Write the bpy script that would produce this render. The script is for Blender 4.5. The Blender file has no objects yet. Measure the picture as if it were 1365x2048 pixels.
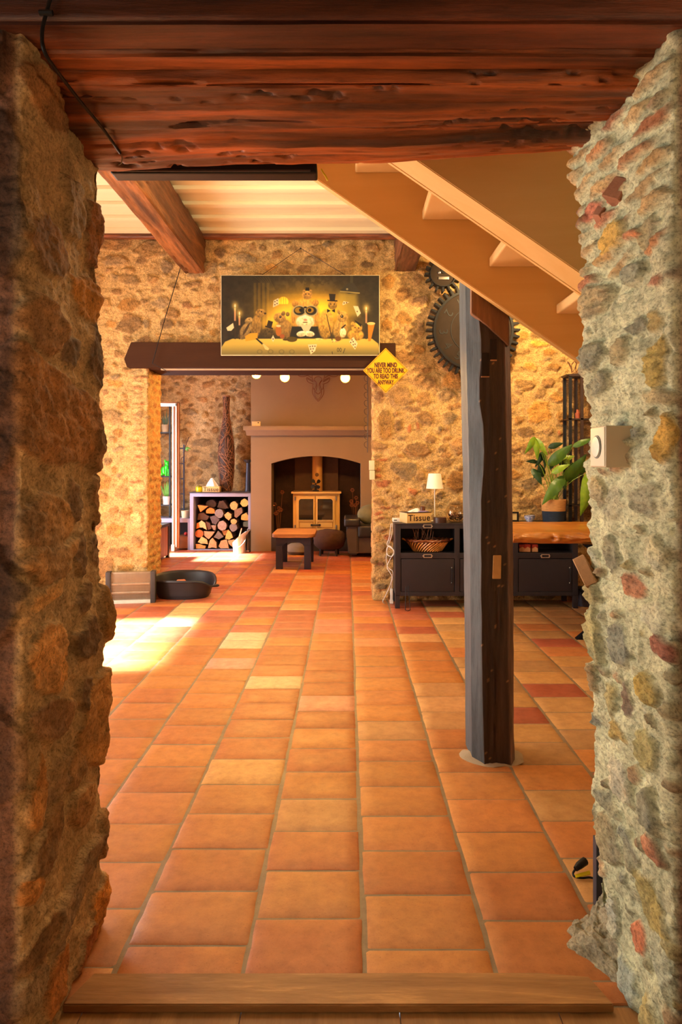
import bpy, bmesh, math, random
import numpy as np
from mathutils import Matrix, Vector
PI = math.pi
S = bpy.context.scene
COL = S.collection

# ------------------------------------------------------------------ camera, world, light, exposure
EYE = 1.35; FPX = 1365.0; VX = 695.0; VY = 925.0       # eye height, focal length and vanishing point in photo pixels
cam = bpy.data.cameras.new('camera'); camo = bpy.data.objects.new('camera', cam); COL.objects.link(camo)
cam.sensor_fit = 'HORIZONTAL'; cam.sensor_width = 24.0; cam.lens = 24.0 * FPX / 1365.0
cam.shift_x = -(VX - 682.5) / 1365.0; cam.shift_y = -(1024.0 - VY) / 1365.0 * 1.0
cam.clip_start = 0.05; cam.clip_end = 60
camo.location = (0, 0, EYE); camo.rotation_euler = (PI / 2, 0, 0)
S.camera = camo
S.view_settings.view_transform = 'Standard'; S.view_settings.look = 'None'
S.view_settings.gamma = 1.0; S.view_settings.use_curve_mapping = False
S.view_settings.exposure = 0.12
w = bpy.data.worlds.new('world'); S.world = w; w.use_nodes = True
w.node_tree.nodes['Background'].inputs[0].default_value = (0.75, 0.88, 1.0, 1)
w.node_tree.nodes['Background'].inputs[1].default_value = 1.2

def area(name, loc, rot, sx, sy, power, color, spread=PI):
    l = bpy.data.lights.new(name, 'AREA'); l.shape = 'RECTANGLE'; l.size = sx; l.size_y = sy
    l.energy = power; l.color = color; l.spread = spread
    o = bpy.data.objects.new(name, l); COL.objects.link(o); o.location = loc; o.rotation_euler = rot
    return o
def point(name, loc, power, color, r=0.05):
    l = bpy.data.lights.new(name, 'POINT'); l.energy = power; l.color = color; l.shadow_soft_size = r
    o = bpy.data.objects.new(name, l); COL.objects.link(o); o.location = loc
    return o
def spot(name, loc, target, power, color, angle, r=0.05, blend=0.6):
    l = bpy.data.lights.new(name, 'SPOT'); l.energy = power; l.color = color; l.shadow_soft_size = r
    l.spot_size = angle; l.spot_blend = blend
    o = bpy.data.objects.new(name, l); COL.objects.link(o); o.location = loc
    o.rotation_euler = (Vector(target) - Vector(loc)).to_track_quat('-Z', 'Y').to_euler()
    return o
# daylight through the openings of the left walls, then two added front fills
sun = bpy.data.lights.new('sunlight', 'SUN'); sun.energy = 90.0; sun.angle = math.radians(7); sun.color = (1.0, 0.96, 0.93)
suno = bpy.data.objects.new('sunlight', sun); COL.objects.link(suno); suno.rotation_euler = Vector((math.cos(math.radians(49)), 0.04, -math.sin(math.radians(49)))).to_track_quat('-Z', 'Y').to_euler()
area('patio_daylight', (-3.30, 5.05, 1.25), (0, -PI / 2, 0), 2.2, 1.5, 110, (1.0, 0.96, 0.90))
area('side_window_daylight', (-3.30, 2.95, 1.6), (0, -PI / 2, 0), 1.5, 0.9, 52, (0.96, 1.0, 0.88))
area('back_window_daylight', (-3.30, 9.7, 1.25), (0, -PI / 2, 0), 2.2, .9, 75, (0.84, 0.88, 1.0))
area('front_fill_left', (-2.42, 0.2, 1.5), (0, -PI / 2, 0), 1.4, 1.0, 11, (0.98, 1.0, 0.80))  # unseen fill added behind the camera to brighten the right jamb
point('front_fill_low', (-1.2, 0.2, 1.3), 7, (1.0, 0.86, 0.60), 0.12)  # unseen fill added to brighten the outer panel of the stair
# warm lamps of the main room, hidden from here by the lintel and the stair; the last is added fill
point('pendant_light', (-0.3, 4.3, 3.15), 62, (1.0, 0.82, 0.52), 0.09)
spot('stair_spotlight', (1.55, 5.6, 3.2), (1.25, 6.7, 2.1), 190, (1.0, 0.68, 0.30), 2.2, 0.05)
point('right_lamp', (2.6, 3.6, 2.5), 38, (1.0, 0.80, 0.50), 0.12)
point('front_fill_right', (1.5, 0.65, 1.9), 20, (1.0, 0.74, 0.42), 0.12)  # unseen fill added on the camera side to brighten the left jamb

# ------------------------------------------------------------------ helpers
def lin(c):
    return tuple(((v / 255.0) / 12.92 if v / 255.0 <= 0.04045 else ((v / 255.0 + 0.055) / 1.055) ** 2.4) for v in c[:3])
def at(px, py, Y):
    return ((px - VX) * Y / FPX, Y, EYE - (py - VY) * Y / FPX)
def ax(px, Y): return (px - VX) * Y / FPX
def az(py, Y): return EYE - (py - VY) * Y / FPX
def floor_y(py): return FPX * EYE / (py - VY)

class NT:
    def __init__(s, name):
        s.m = bpy.data.materials.new(name); s.m.use_nodes = True; s.t = s.m.node_tree; s.t.nodes.clear()
        s.out = s.n('ShaderNodeOutputMaterial'); s.p = s.n('ShaderNodeBsdfPrincipled')
        s.l(s.p.outputs[0], s.out.inputs[0])
    def n(s, t, **k):
        nd = s.t.nodes.new(t)
        for a, v in k.items(): setattr(nd, a, v)
        return nd
    def l(s, a, b): s.t.links.new(a, b)
def noise_tex(nt, vec, scale, detail=5, rough=0.6, dist=0.0):
    n = nt.n('ShaderNodeTexNoise'); n.inputs['Scale'].default_value = scale; n.inputs['Detail'].default_value = detail
    n.inputs['Roughness'].default_value = rough; n.inputs['Distortion'].default_value = dist
    nt.l(vec, n.inputs['Vector']); return n
def coords(nt, stretch=(1, 1, 1)):
    tc = nt.n('ShaderNodeTexCoord'); mp = nt.n('ShaderNodeMapping'); mp.inputs['Scale'].default_value = stretch
    nt.l(tc.outputs['Object'], mp.inputs['Vector']); return mp.outputs[0]
def ramp(nt, fac, stops):
    r = nt.n('ShaderNodeValToRGB'); e = r.color_ramp.elements
    while len(e) < len(stops): e.new(0.5)
    for i, (p, c) in enumerate(stops): e[i].position = p; e[i].color = (*c, 1)
    nt.l(fac, r.inputs[0]); return r
MATS = {}
def mat(name, c, rough=0.6, metal=0.0, var=0.12, scale=12.0, bump=0.0, bscale=40.0, stretch=(1, 1, 1), c2=None, coat=0.0, trans=0.0, emit=None, estr=0.0, alpha=1.0, ior=1.45, spec=0.5):
    if name in MATS: return MATS[name]
    nt = NT(name); p = nt.p; c = lin(c)
    c_lo = tuple(v * (1 - var) for v in c) if c2 is None else lin(c2); c_hi = tuple(min(1, v * (1 + var)) for v in c) if c2 is None else c
    v = coords(nt, stretch)
    n = noise_tex(nt, v, scale)
    r = ramp(nt, n.outputs[0], [(0.3, c_lo), (0.7, c_hi)]); nt.l(r.outputs[0], p.inputs['Base Color'])
    p.inputs['Roughness'].default_value = rough; p.inputs['Metallic'].default_value = metal
    p.inputs['Coat Weight'].default_value = coat; p.inputs['Transmission Weight'].default_value = trans
    p.inputs['IOR'].default_value = ior; p.inputs['Specular IOR Level'].default_value = spec; p.inputs['Alpha'].default_value = alpha
    if emit: p.inputs['Emission Color'].default_value = (*lin(emit), 1); p.inputs['Emission Strength'].default_value = estr
    if bump:
        nb = noise_tex(nt, v, bscale, 6, 0.65); b = nt.n('ShaderNodeBump'); b.inputs['Strength'].default_value = bump
        b.inputs['Distance'].default_value = 0.01; nt.l(nb.outputs[0], b.inputs['Height']); nt.l(b.outputs[0], p.inputs['Normal'])
    MATS[name] = nt.m; return nt.m
def wood(name, dark, light, axis='X', rough=0.5, scale=6.0, bump=0.3, mid=None, coat=0.0, fine=1.0):
    if name in MATS: return MATS[name]
    nt = NT(name); p = nt.p
    st = {'X': (0.12, 1, 1), 'Y': (1, 0.12, 1), 'Z': (1, 1, 0.12)}[axis]
    v = coords(nt, st)
    n = noise_tex(nt, v, scale, 6, 0.62, 1.2)
    n2 = noise_tex(nt, v, scale * 9, 4, 0.7)
    mx = nt.n('ShaderNodeMath', operation='MULTIPLY_ADD'); nt.l(n2.outputs[0], mx.inputs[0]); mx.inputs[1].default_value = 0.45 * fine
    nt.l(n.outputs[0], mx.inputs[2])
    stops = [(0.35 + .2 * fine, lin(dark)), (0.62 + .2 * fine, lin(mid or tuple((a + b) / 2 for a, b in zip(dark, light)))), (0.85 + .1 * fine, lin(light))]
    stops = [(min(1, a), b) for a, b in stops]
    r = ramp(nt, mx.outputs[0], stops); nt.l(r.outputs[0], p.inputs['Base Color'])
    p.inputs['Roughness'].default_value = rough; p.inputs['Coat Weight'].default_value = coat
    b = nt.n('ShaderNodeBump'); b.inputs['Strength'].default_value = bump; b.inputs['Distance'].default_value = 0.01
    nt.l(mx.outputs[0], b.inputs['Height']); nt.l(b.outputs[0], p.inputs['Normal'])
    MATS[name] = nt.m; return nt.m
def glass_pane():
    if 'thin_glass' in MATS: return MATS['thin_glass']
    nt = NT('thin_glass'); tr = nt.n('ShaderNodeBsdfTransparent'); gl = nt.n('ShaderNodeBsdfGlossy'); gl.inputs['Roughness'].default_value = .02
    mx = nt.n('ShaderNodeMixShader'); mx.inputs[0].default_value = .008
    nt.l(tr.outputs[0], mx.inputs[1]); nt.l(gl.outputs[0], mx.inputs[2]); nt.l(mx.outputs[0], nt.out.inputs[0]); MATS['thin_glass'] = nt.m
    return nt.m
def attr_mat(name, rough=0.9, bump=0.5, bscale=60, var=0.35, vscale=25, dist=0.01, spec=0.3, stretch=(1, 1, 1), pits=True, grain=0.0):
    if name in MATS: return MATS[name]
    nt = NT(name); p = nt.p
    a = nt.n('ShaderNodeAttribute', attribute_name='col')
    v = coords(nt, stretch)
    n = noise_tex(nt, v, vscale, 8, 0.7)
    r = ramp(nt, n.outputs[0], [(0.32, (1 - var,) * 3), (0.5, (1, 1, 1)), (0.66, (1 + var * .6,) * 3)])
    m = nt.n('ShaderNodeMix', data_type='RGBA', blend_type='MULTIPLY'); m.inputs[0].default_value = 1.0
    nt.l(a.outputs['Color'], m.inputs[6]); nt.l(r.outputs[0], m.inputs[7])
    gn = noise_tex(nt, v, bscale * 1.7, 5, 0.75); gr = ramp(nt, gn.outputs[0], [(0.37, (1 - grain,) * 3), (0.48, (1, 1, 1)), (0.60, (1 + grain * .6,) * 3)])
    m3 = nt.n('ShaderNodeMix', data_type='RGBA', blend_type='MULTIPLY'); m3.inputs[0].default_value = 1.0
    nt.l(m.outputs[2], m3.inputs[6]); nt.l(gr.outputs[0], m3.inputs[7]); nt.l(m3.outputs[2], p.inputs['Base Color'])
    p.inputs['Roughness'].default_value = rough; p.inputs['Specular IOR Level'].default_value = spec
    nb = noise_tex(nt, v, bscale, 8, 0.72); h = nb.outputs[0]
    if pits:
        vo = nt.n('ShaderNodeTexVoronoi'); vo.inputs['Scale'].default_value = bscale * 0.8; nt.l(v, vo.inputs['Vector'])
        ad = nt.n('ShaderNodeMath', operation='MULTIPLY_ADD'); nt.l(vo.outputs[0], ad.inputs[0]); ad.inputs[1].default_value = 0.35; nt.l(h, ad.inputs[2]); h = ad.outputs[0]
    b = nt.n('ShaderNodeBump'); b.inputs['Strength'].default_value = bump; b.inputs['Distance'].default_value = dist
    nt.l(h, b.inputs['Height']); nt.l(b.outputs[0], p.inputs['Normal'])
    MATS[name] = nt.m; return nt.m

def tag(o, label=None, cat=None, group=None, kind=None):
    if label: o['label'] = label
    if cat: o['category'] = cat
    if group: o['group'] = group
    if kind: o['kind'] = kind
    return o
def thing(name, label, cat, loc=(0, 0, 0), rz=0, group=None, kind=None):
    o = bpy.data.objects.new(name, None); COL.objects.link(o); o.empty_display_size = 0.1
    o.location = loc; o.rotation_euler = (0, 0, rz)
    return tag(o, label, cat, group, kind)
def finish(me, mats, smooth):
    for m in (mats if isinstance(mats, (list, tuple)) else [mats]): me.materials.append(m)
    if smooth:
        me.polygons.foreach_set('use_smooth', [True] * len(me.polygons))
        try: me.set_sharp_from_angle(angle=math.radians(smooth if smooth is not True else 40))
        except Exception: pass

class MB:
    def __init__(s): s.bm = bmesh.new(); s.mi = 0
    def _mark(s, f0):
        if s.mi:
            s.bm.faces.ensure_lookup_table()
            for f in list(s.bm.faces)[f0:]: f.material_index = s.mi
    def box(s, x0, x1, y0, y1, z0, z1, bev=0.0, M=None, seg=2):
        f0 = len(s.bm.faces)
        vs = [s.bm.verts.new((x, y, z)) for x in (x0, x1) for y in (y0, y1) for z in (z0, z1)]
        idx = [(0, 1, 3, 2), (4, 6, 7, 5), (0, 4, 5, 1), (2, 3, 7, 6), (0, 2, 6, 4), (1, 5, 7, 3)]
        fs = [s.bm.faces.new([vs[i] for i in q]) for q in idx]
        if M is not None:
            for v in vs: v.co = M @ v.co
        s._mark(f0)
        if bev > 0:
            es = list({e for f in fs for e in f.edges})
            bmesh.ops.bevel(s.bm, geom=es, offset=bev, segments=seg, affect='EDGES', profile=0.7)
        return s
    def tube(s, pts, r, seg=8, closed=False, caps=True):
        f0 = len(s.bm.faces)
        pts = [Vector(p) for p in pts]; n = len(pts)
        rs = r if isinstance(r, (list, tuple)) else [r] * n
        rings = []; up = None
        for i, p in enumerate(pts):
            if closed: t = (pts[(i + 1) % n] - pts[i - 1])
            else: t = pts[min(i + 1, n - 1)] - pts[max(i - 1, 0)]
            if t.length < 1e-9: t = Vector((0, 0, 1))
            t.normalize()
            if up is None:
                up = Vector((0, 0, 1)) if abs(t.z) < 0.9 else Vector((1, 0, 0))
            a = t.cross(up)
            if a.length < 1e-5: a = t.cross(Vector((0.3, 1, 0.2)))
            a.normalize(); b = a.cross(t).normalized(); up = b
            rings.append([s.bm.verts.new(p + (a * math.cos(q) + b * math.sin(q)) * rs[i]) for q in [2 * PI * k / seg for k in range(seg)]])
        for i in range(n if closed else n - 1):
            A, B = rings[i], rings[(i + 1) % n]
            for k in range(seg): s.bm.faces.new([A[k], A[(k + 1) % seg], B[(k + 1) % seg], B[k]])
        if caps and not closed:
            s.bm.faces.new(list(reversed(rings[0]))); s.bm.faces.new(rings[-1])
        s._mark(f0); return s
    def lathe(s, prof, seg=32, c=(0, 0, 0), sx=1.0, sy=1.0, axis='Z', cap0=True, cap1=True):
        f0 = len(s.bm.faces)
        rings = []
        for r, z in prof:
            ring = []
            for k in range(seg):
                a = 2 * PI * k / seg; x = r * math.cos(a) * sx; y = r * math.sin(a) * sy
                co = (x, y, z) if axis == 'Z' else ((x, z, y) if axis == 'Y' else (z, x, y))
                ring.append(s.bm.verts.new((co[0] + c[0], co[1] + c[1], co[2] + c[2])))
            rings.append(ring)
        for A, B in zip(rings, rings[1:]):
            for k in range(seg): s.bm.faces.new([A[k], A[(k + 1) % seg], B[(k + 1) % seg], B[k]])
        if cap0: s.bm.faces.new(list(reversed(rings[0])))
        if cap1: s.bm.faces.new(rings[-1])
        s._mark(f0); return s
    def prism(s, poly, a0, a1, plane='XZ', bev=0.0):
        f0 = len(s.bm.faces)
        def P(p, a): return {'XZ': (p[0], a, p[1]), 'XY': (p[0], p[1], a), 'YZ': (a, p[0], p[1])}[plane]
        A = [s.bm.verts.new(P(p, a0)) for p in poly]; B = [s.bm.verts.new(P(p, a1)) for p in poly]
        n = len(poly); fs = [s.bm.faces.new(A), s.bm.faces.new(list(reversed(B)))]
        for i in range(n): fs.append(s.bm.faces.new([A[i], B[i], B[(i + 1) % n], A[(i + 1) % n]]))
        s._mark(f0)
        if bev > 0:
            bmesh.ops.bevel(s.bm, geom=list({e for f in fs for e in f.edges}), offset=bev, segments=2, affect='EDGES')
        return s
    def ball(s, c, r, seg=16, rings=10):
        r = r if isinstance(r, (tuple, list)) else (r, r, r)
        prof = [(max(1e-4, math.sin(PI * i / rings)), -math.cos(PI * i / rings)) for i in range(rings + 1)]
        f0 = len(s.bm.faces); R = []
        for q, z in prof:
            R.append([s.bm.verts.new((c[0] + r[0] * q * math.cos(2 * PI * k / seg), c[1] + r[1] * q * math.sin(2 * PI * k / seg), c[2] + r[2] * z)) for k in range(seg)])
        for A, B in zip(R, R[1:]):
            for k in range(seg): s.bm.faces.new([A[k], A[(k + 1) % seg], B[(k + 1) % seg], B[k]])
        s.bm.faces.new(list(reversed(R[0]))); s.bm.faces.new(R[-1])
        s._mark(f0); return s
    def xf(s, M):
        for v in s.bm.verts: v.co = M @ v.co
        return s
    def jitter(s, amp, freq=9, seed=0):
        for v in s.bm.verts:
            c = v.co * freq
            v.co += Vector((math.sin(c.y * 1.7 + c.z * 1.3 + seed), math.sin(c.z * 1.9 + c.x * 1.1 + seed * 2), math.sin(c.x * 1.5 + c.y * 1.4 + seed * 3))) * amp
        return s
    def build(s, name, m, parent=None, smooth=40, loc=None, rz=0):
        bmesh.ops.recalc_face_normals(s.bm, faces=s.bm.faces)
        me = bpy.data.meshes.new(name); s.bm.to_mesh(me); s.bm.free()
        finish(me, m, smooth)
        o = bpy.data.objects.new(name, me); COL.objects.link(o)
        if parent is not None: o.parent = parent
        if loc is not None: o.location = loc
        if rz: o.rotation_euler = (0, 0, rz)
        return o

# numpy value noise
def _h(ix, iy, seed):
    n = (ix.astype(np.int64) * 374761393 + iy.astype(np.int64) * 668265263 + seed * 982451653) & 0xffffffff
    n = ((n ^ (n >> 13)) * 1274126177) & 0xffffffff
    n = n ^ (n >> 16)
    return (n & 0xffff) / 65535.0
def vnoise(x, y, seed=0):
    ix = np.floor(x); iy = np.floor(y); fx = x - ix; fy = y - iy
    fx = fx * fx * (3 - 2 * fx); fy = fy * fy * (3 - 2 * fy)
    a = _h(ix, iy, seed); b = _h(ix + 1, iy, seed); c = _h(ix, iy + 1, seed); d = _h(ix + 1, iy + 1, seed)
    return (a * (1 - fx) + b * fx) * (1 - fy) + (c * (1 - fx) + d * fx) * fy
def fbm(x, y, octv=4, seed=0, gain=0.5):
    s = 0; a = 1; t = 0
    for i in range(octv):
        s = s + a * (vnoise(x * 2 ** i, y * 2 ** i, seed + i * 17) - 0.5); t += a; a *= gain
    return s / t * 2
def sstep(a, b, x):
    t = np.clip((x - a) / (b - a), 0, 1); return t * t * (3 - 2 * t)

def grid_object(name, P, col, m, keep=None, parent=None, smooth=False, closed_v=False):
    n, k = P.shape[:2]
    I = np.arange(n * k).reshape(n, k)
    a, b, c, d = I[:-1, :-1], I[1:, :-1], I[1:, 1:], I[:-1, 1:]
    F = np.stack([a, b, c, d], -1).reshape(-1, 4)
    if keep is not None: F = F[keep[:-1, :-1].reshape(-1)]
    me = bpy.data.meshes.new(name)
    me.vertices.add(n * k); me.vertices.foreach_set('co', P.reshape(-1).astype(np.float32))
    me.loops.add(F.size); me.polygons.add(len(F))
    me.loops.foreach_set('vertex_index', F.reshape(-1).astype(np.int32))
    me.polygons.foreach_set('loop_start', np.arange(0, F.size, 4, dtype=np.int32))
    me.polygons.foreach_set('loop_total', np.full(len(F), 4, dtype=np.int32))
    me.update(calc_edges=True)
    if col is not None:
        at_ = me.color_attributes.new('col', 'FLOAT_COLOR', 'POINT')
        C = np.ones((n * k, 4), dtype=np.float32); C[:, :3] = col.reshape(-1, 3)
        at_.data.foreach_set('color', C.reshape(-1))
    me.validate()
    finish(me, m, smooth)
    o = bpy.data.objects.new(name, me); COL.objects.link(o)
    if parent: o.parent = parent
    return o

# ---- stone layout: stones = list of (u, v, half width, half height, rotation deg, colour)
def fill_stones(stones, u0, u1, v0, v1, sizes, palette, seed, tries=5000, gap=0.92):
    rnd = random.Random(seed)
    out = list(stones)
    cu = [s[0] for s in out]; cv = [s[1] for s in out]; hw = [s[2] for s in out]; hh = [s[3] for s in out]
    CU, CV, HW, HH = map(np.array, (cu, cv, hw, hh))
    for (a0, a1, b0, b1, cnt) in sizes:
        for _ in range(cnt):
            w_, h_ = rnd.uniform(a0, a1), rnd.uniform(b0, b1)
            u, v = rnd.uniform(u0, u1), rnd.uniform(v0, v1)
            if len(CU):
                d = (np.abs(CU - u) / ((HW + w_) * gap)) ** 2.6 + (np.abs(CV - v) / ((HH + h_) * gap)) ** 2.6
                if d.min() < 1: continue
            out.append((u, v, w_, h_, rnd.uniform(-14, 14), rnd.choice(palette)))
            CU = np.append(CU, u); CV = np.append(CV, v); HW = np.append(HW, w_); HH = np.append(HH, h_)
    return out
def eval_stones(u, v, stones, mortar, H=0.022, warp=0.018, wf=7.0, seed=1, edge=0.018, tilt=0.5, pw=3.2, mn=0.25, blend=0.2, crag=0.5, ragged=.014):
    U, V = np.meshgrid(u, v, indexing='ij')
    Uw = U + warp * fbm(U * wf, V * wf, 4, seed) ; Vw = V + warp * fbm(U * wf + 31, V * wf + 17, 4, seed + 5)
    sd = np.full(U.shape, -0.05); cid = np.full(U.shape, -1, dtype=int); lx_ = np.zeros(U.shape); lz_ = np.zeros(U.shape)
    for i, (cu, cv, w_, h_, rot, c) in enumerate(stones):
        R = max(w_, h_) * 1.25 + warp + 0.01
        i0, i1 = np.searchsorted(u, [cu - R, cu + R]); j0, j1 = np.searchsorted(v, [cv - R, cv + R])
        if i0 >= i1 or j0 >= j1: continue
        a = math.radians(rot); x = Uw[i0:i1, j0:j1] - cu; y = Vw[i0:i1, j0:j1] - cv
        lx = (x * math.cos(a) + y * math.sin(a)) / w_; lz = (-x * math.sin(a) + y * math.cos(a)) / h_
        rs_ = random.Random(i * 7 + seed); nk = rs_.choice((5, 6, 6, 7)); a0 = rs_.uniform(0, 2 * PI); d = 0
        for k in range(nk):                           # rounded convex polygon
            t = a0 + 2 * PI * (k + rs_.uniform(-.30, .30)) / nk; rr = rs_.uniform(.74, 1.0)
            d = d + np.clip((lx * math.cos(t) + lz * math.sin(t)) / rr, 0, None) ** 16
        d = d ** (1 / 16)
        q = (1 - d) * min(w_, h_)
        sub = sd[i0:i1, j0:j1]; m = q > sub
        sub[m] = q[m]; cid[i0:i1, j0:j1][m] = i; lx_[i0:i1, j0:j1][m] = lx[m]; lz_[i0:i1, j0:j1][m] = lz[m]
    rnd = np.random.RandomState(seed)
    ns = len(stones) + 1
    hs = rnd.uniform(0.45, 1.25, ns); tx = rnd.uniform(-tilt, tilt, ns); tz = rnd.uniform(-tilt, tilt, ns); br = rnd.uniform(0.82, 1.16, ns)
    cols = np.array([lin(s[5]) for s in stones] + [lin(mortar)]); cols = cols * (1 - blend) + cols[-1] * blend
    inside = sstep(-0.002, edge, sd)
    h = H * inside * (hs[cid] + tx[cid] * lx_ * .6 + tz[cid] * lz_ * .6)
    ridge = 1 - np.abs(fbm(U * 11, V * 38, 4, seed + 61)) * 3
    rough = fbm(U * 60, V * 60, 4, seed + 9) * H * 0.30 + fbm(U * 10, V * 10, 3, seed + 3) * H * 0.6 + ridge * H * crag * 0.5
    h = h + rough + (1 - inside) * fbm(U * 30, V * 30, 3, seed + 13) * H * 0.3
    m = sstep(-0.004, 0.007, sd - ragged * .3 + ragged * fbm(U * 24, V * 24, 4, seed + 21))[..., None]
    sc = cols[cid] * br[cid][..., None]
    n1 = fbm(U * 22, V * 30, 4, seed + 33)[..., None]; n2 = fbm(U * 9 + cid * 3.1, V * 11 + cid * 1.7, 3, seed + 41)[..., None]
    sc = sc * (1 + 0.30 * n1 + 0.30 * n2)
    hue = np.clip(n2 * 0.9, -1, 1); sc = sc * np.concatenate([1 + .10 * hue, 1 + 0 * hue, 1 - .22 * hue], -1)
    mc = cols[-1] * (1 + mn * fbm(U * 18, V * 18, 5, seed + 51)[..., None])
    col = np.clip(mc * (1 - m) + sc * m, 0.004, 1.0)
    return U, V, h, col

def path_xy(pts, u, sm=0.02):
    """polyline position and outward normal (left of travel) at arc lengths u, corners rounded"""
    pts = np.array(pts, float); seg = np.linalg.norm(np.diff(pts, axis=0), axis=1); L = np.concatenate([[0], np.cumsum(seg)])
    def pos(q):
        return np.stack([np.interp(q, L, pts[:, 0]), np.interp(q, L, pts[:, 1])], -1)
    offs = np.linspace(-2, 2, 13) * sm; wg = np.exp(-(offs / sm) ** 2); wg /= wg.sum()
    P = sum(wi * pos(np.clip(u + o, 0, L[-1])) for wi, o in zip(wg, offs))
    e = 0.004
    Q = sum(wi * pos(np.clip(u + e + o, 0, L[-1])) for wi, o in zip(wg, offs)) - sum(wi * pos(np.clip(u - e + o, 0, L[-1])) for wi, o in zip(wg, offs))
    Q /= np.maximum(np.linalg.norm(Q, axis=1, keepdims=True), 1e-9)
    N = np.stack([-Q[:, 1], Q[:, 0]], -1)
    return P, N, L
def spacing(lo, hi, fine, coarse, f0, f1):
    a = np.arange(lo, f0, coarse) if f0 > lo else np.array([]); b = np.arange(max(lo, f0), min(hi, f1), fine); c = np.arange(min(hi, f1), hi + coarse, coarse) if f1 < hi else np.array([hi])
    return np.concatenate([a, b, c])
# ------------------------------------------------------------------ materials shared by the walls
STONE_FAR = attr_mat('far_stone', bump=0.8, bscale=55, var=0.30, vscale=26, grain=.5, dist=.015)
STONE_L = attr_mat('left_jamb_stone', rough=0.85, bump=0.5, bscale=80, var=0.34, vscale=22, dist=0.008, grain=.45)
STONE_R = attr_mat('right_jamb_stone', rough=0.9, bump=0.8, bscale=75, var=0.26, vscale=26, dist=0.009, grain=.45, stretch=(1, .55, 1))
PLASTER = mat('lime_plaster', (190, 170, 134), 0.9, var=0.08, scale=6, bump=0.2, bscale=30)
GREY_PLASTER = mat('taupe_plaster', (140, 118, 94), 0.75, var=0.05, scale=3, bump=0.08, bscale=25)

def struct(o): o['kind'] = 'structure'; return o
def sbox(name, x0, x1, y0, y1, z0, z1, m):
    return struct(MB().box(x0, x1, y0, y1, z0, z1).build(name, m, None, False))

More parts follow.
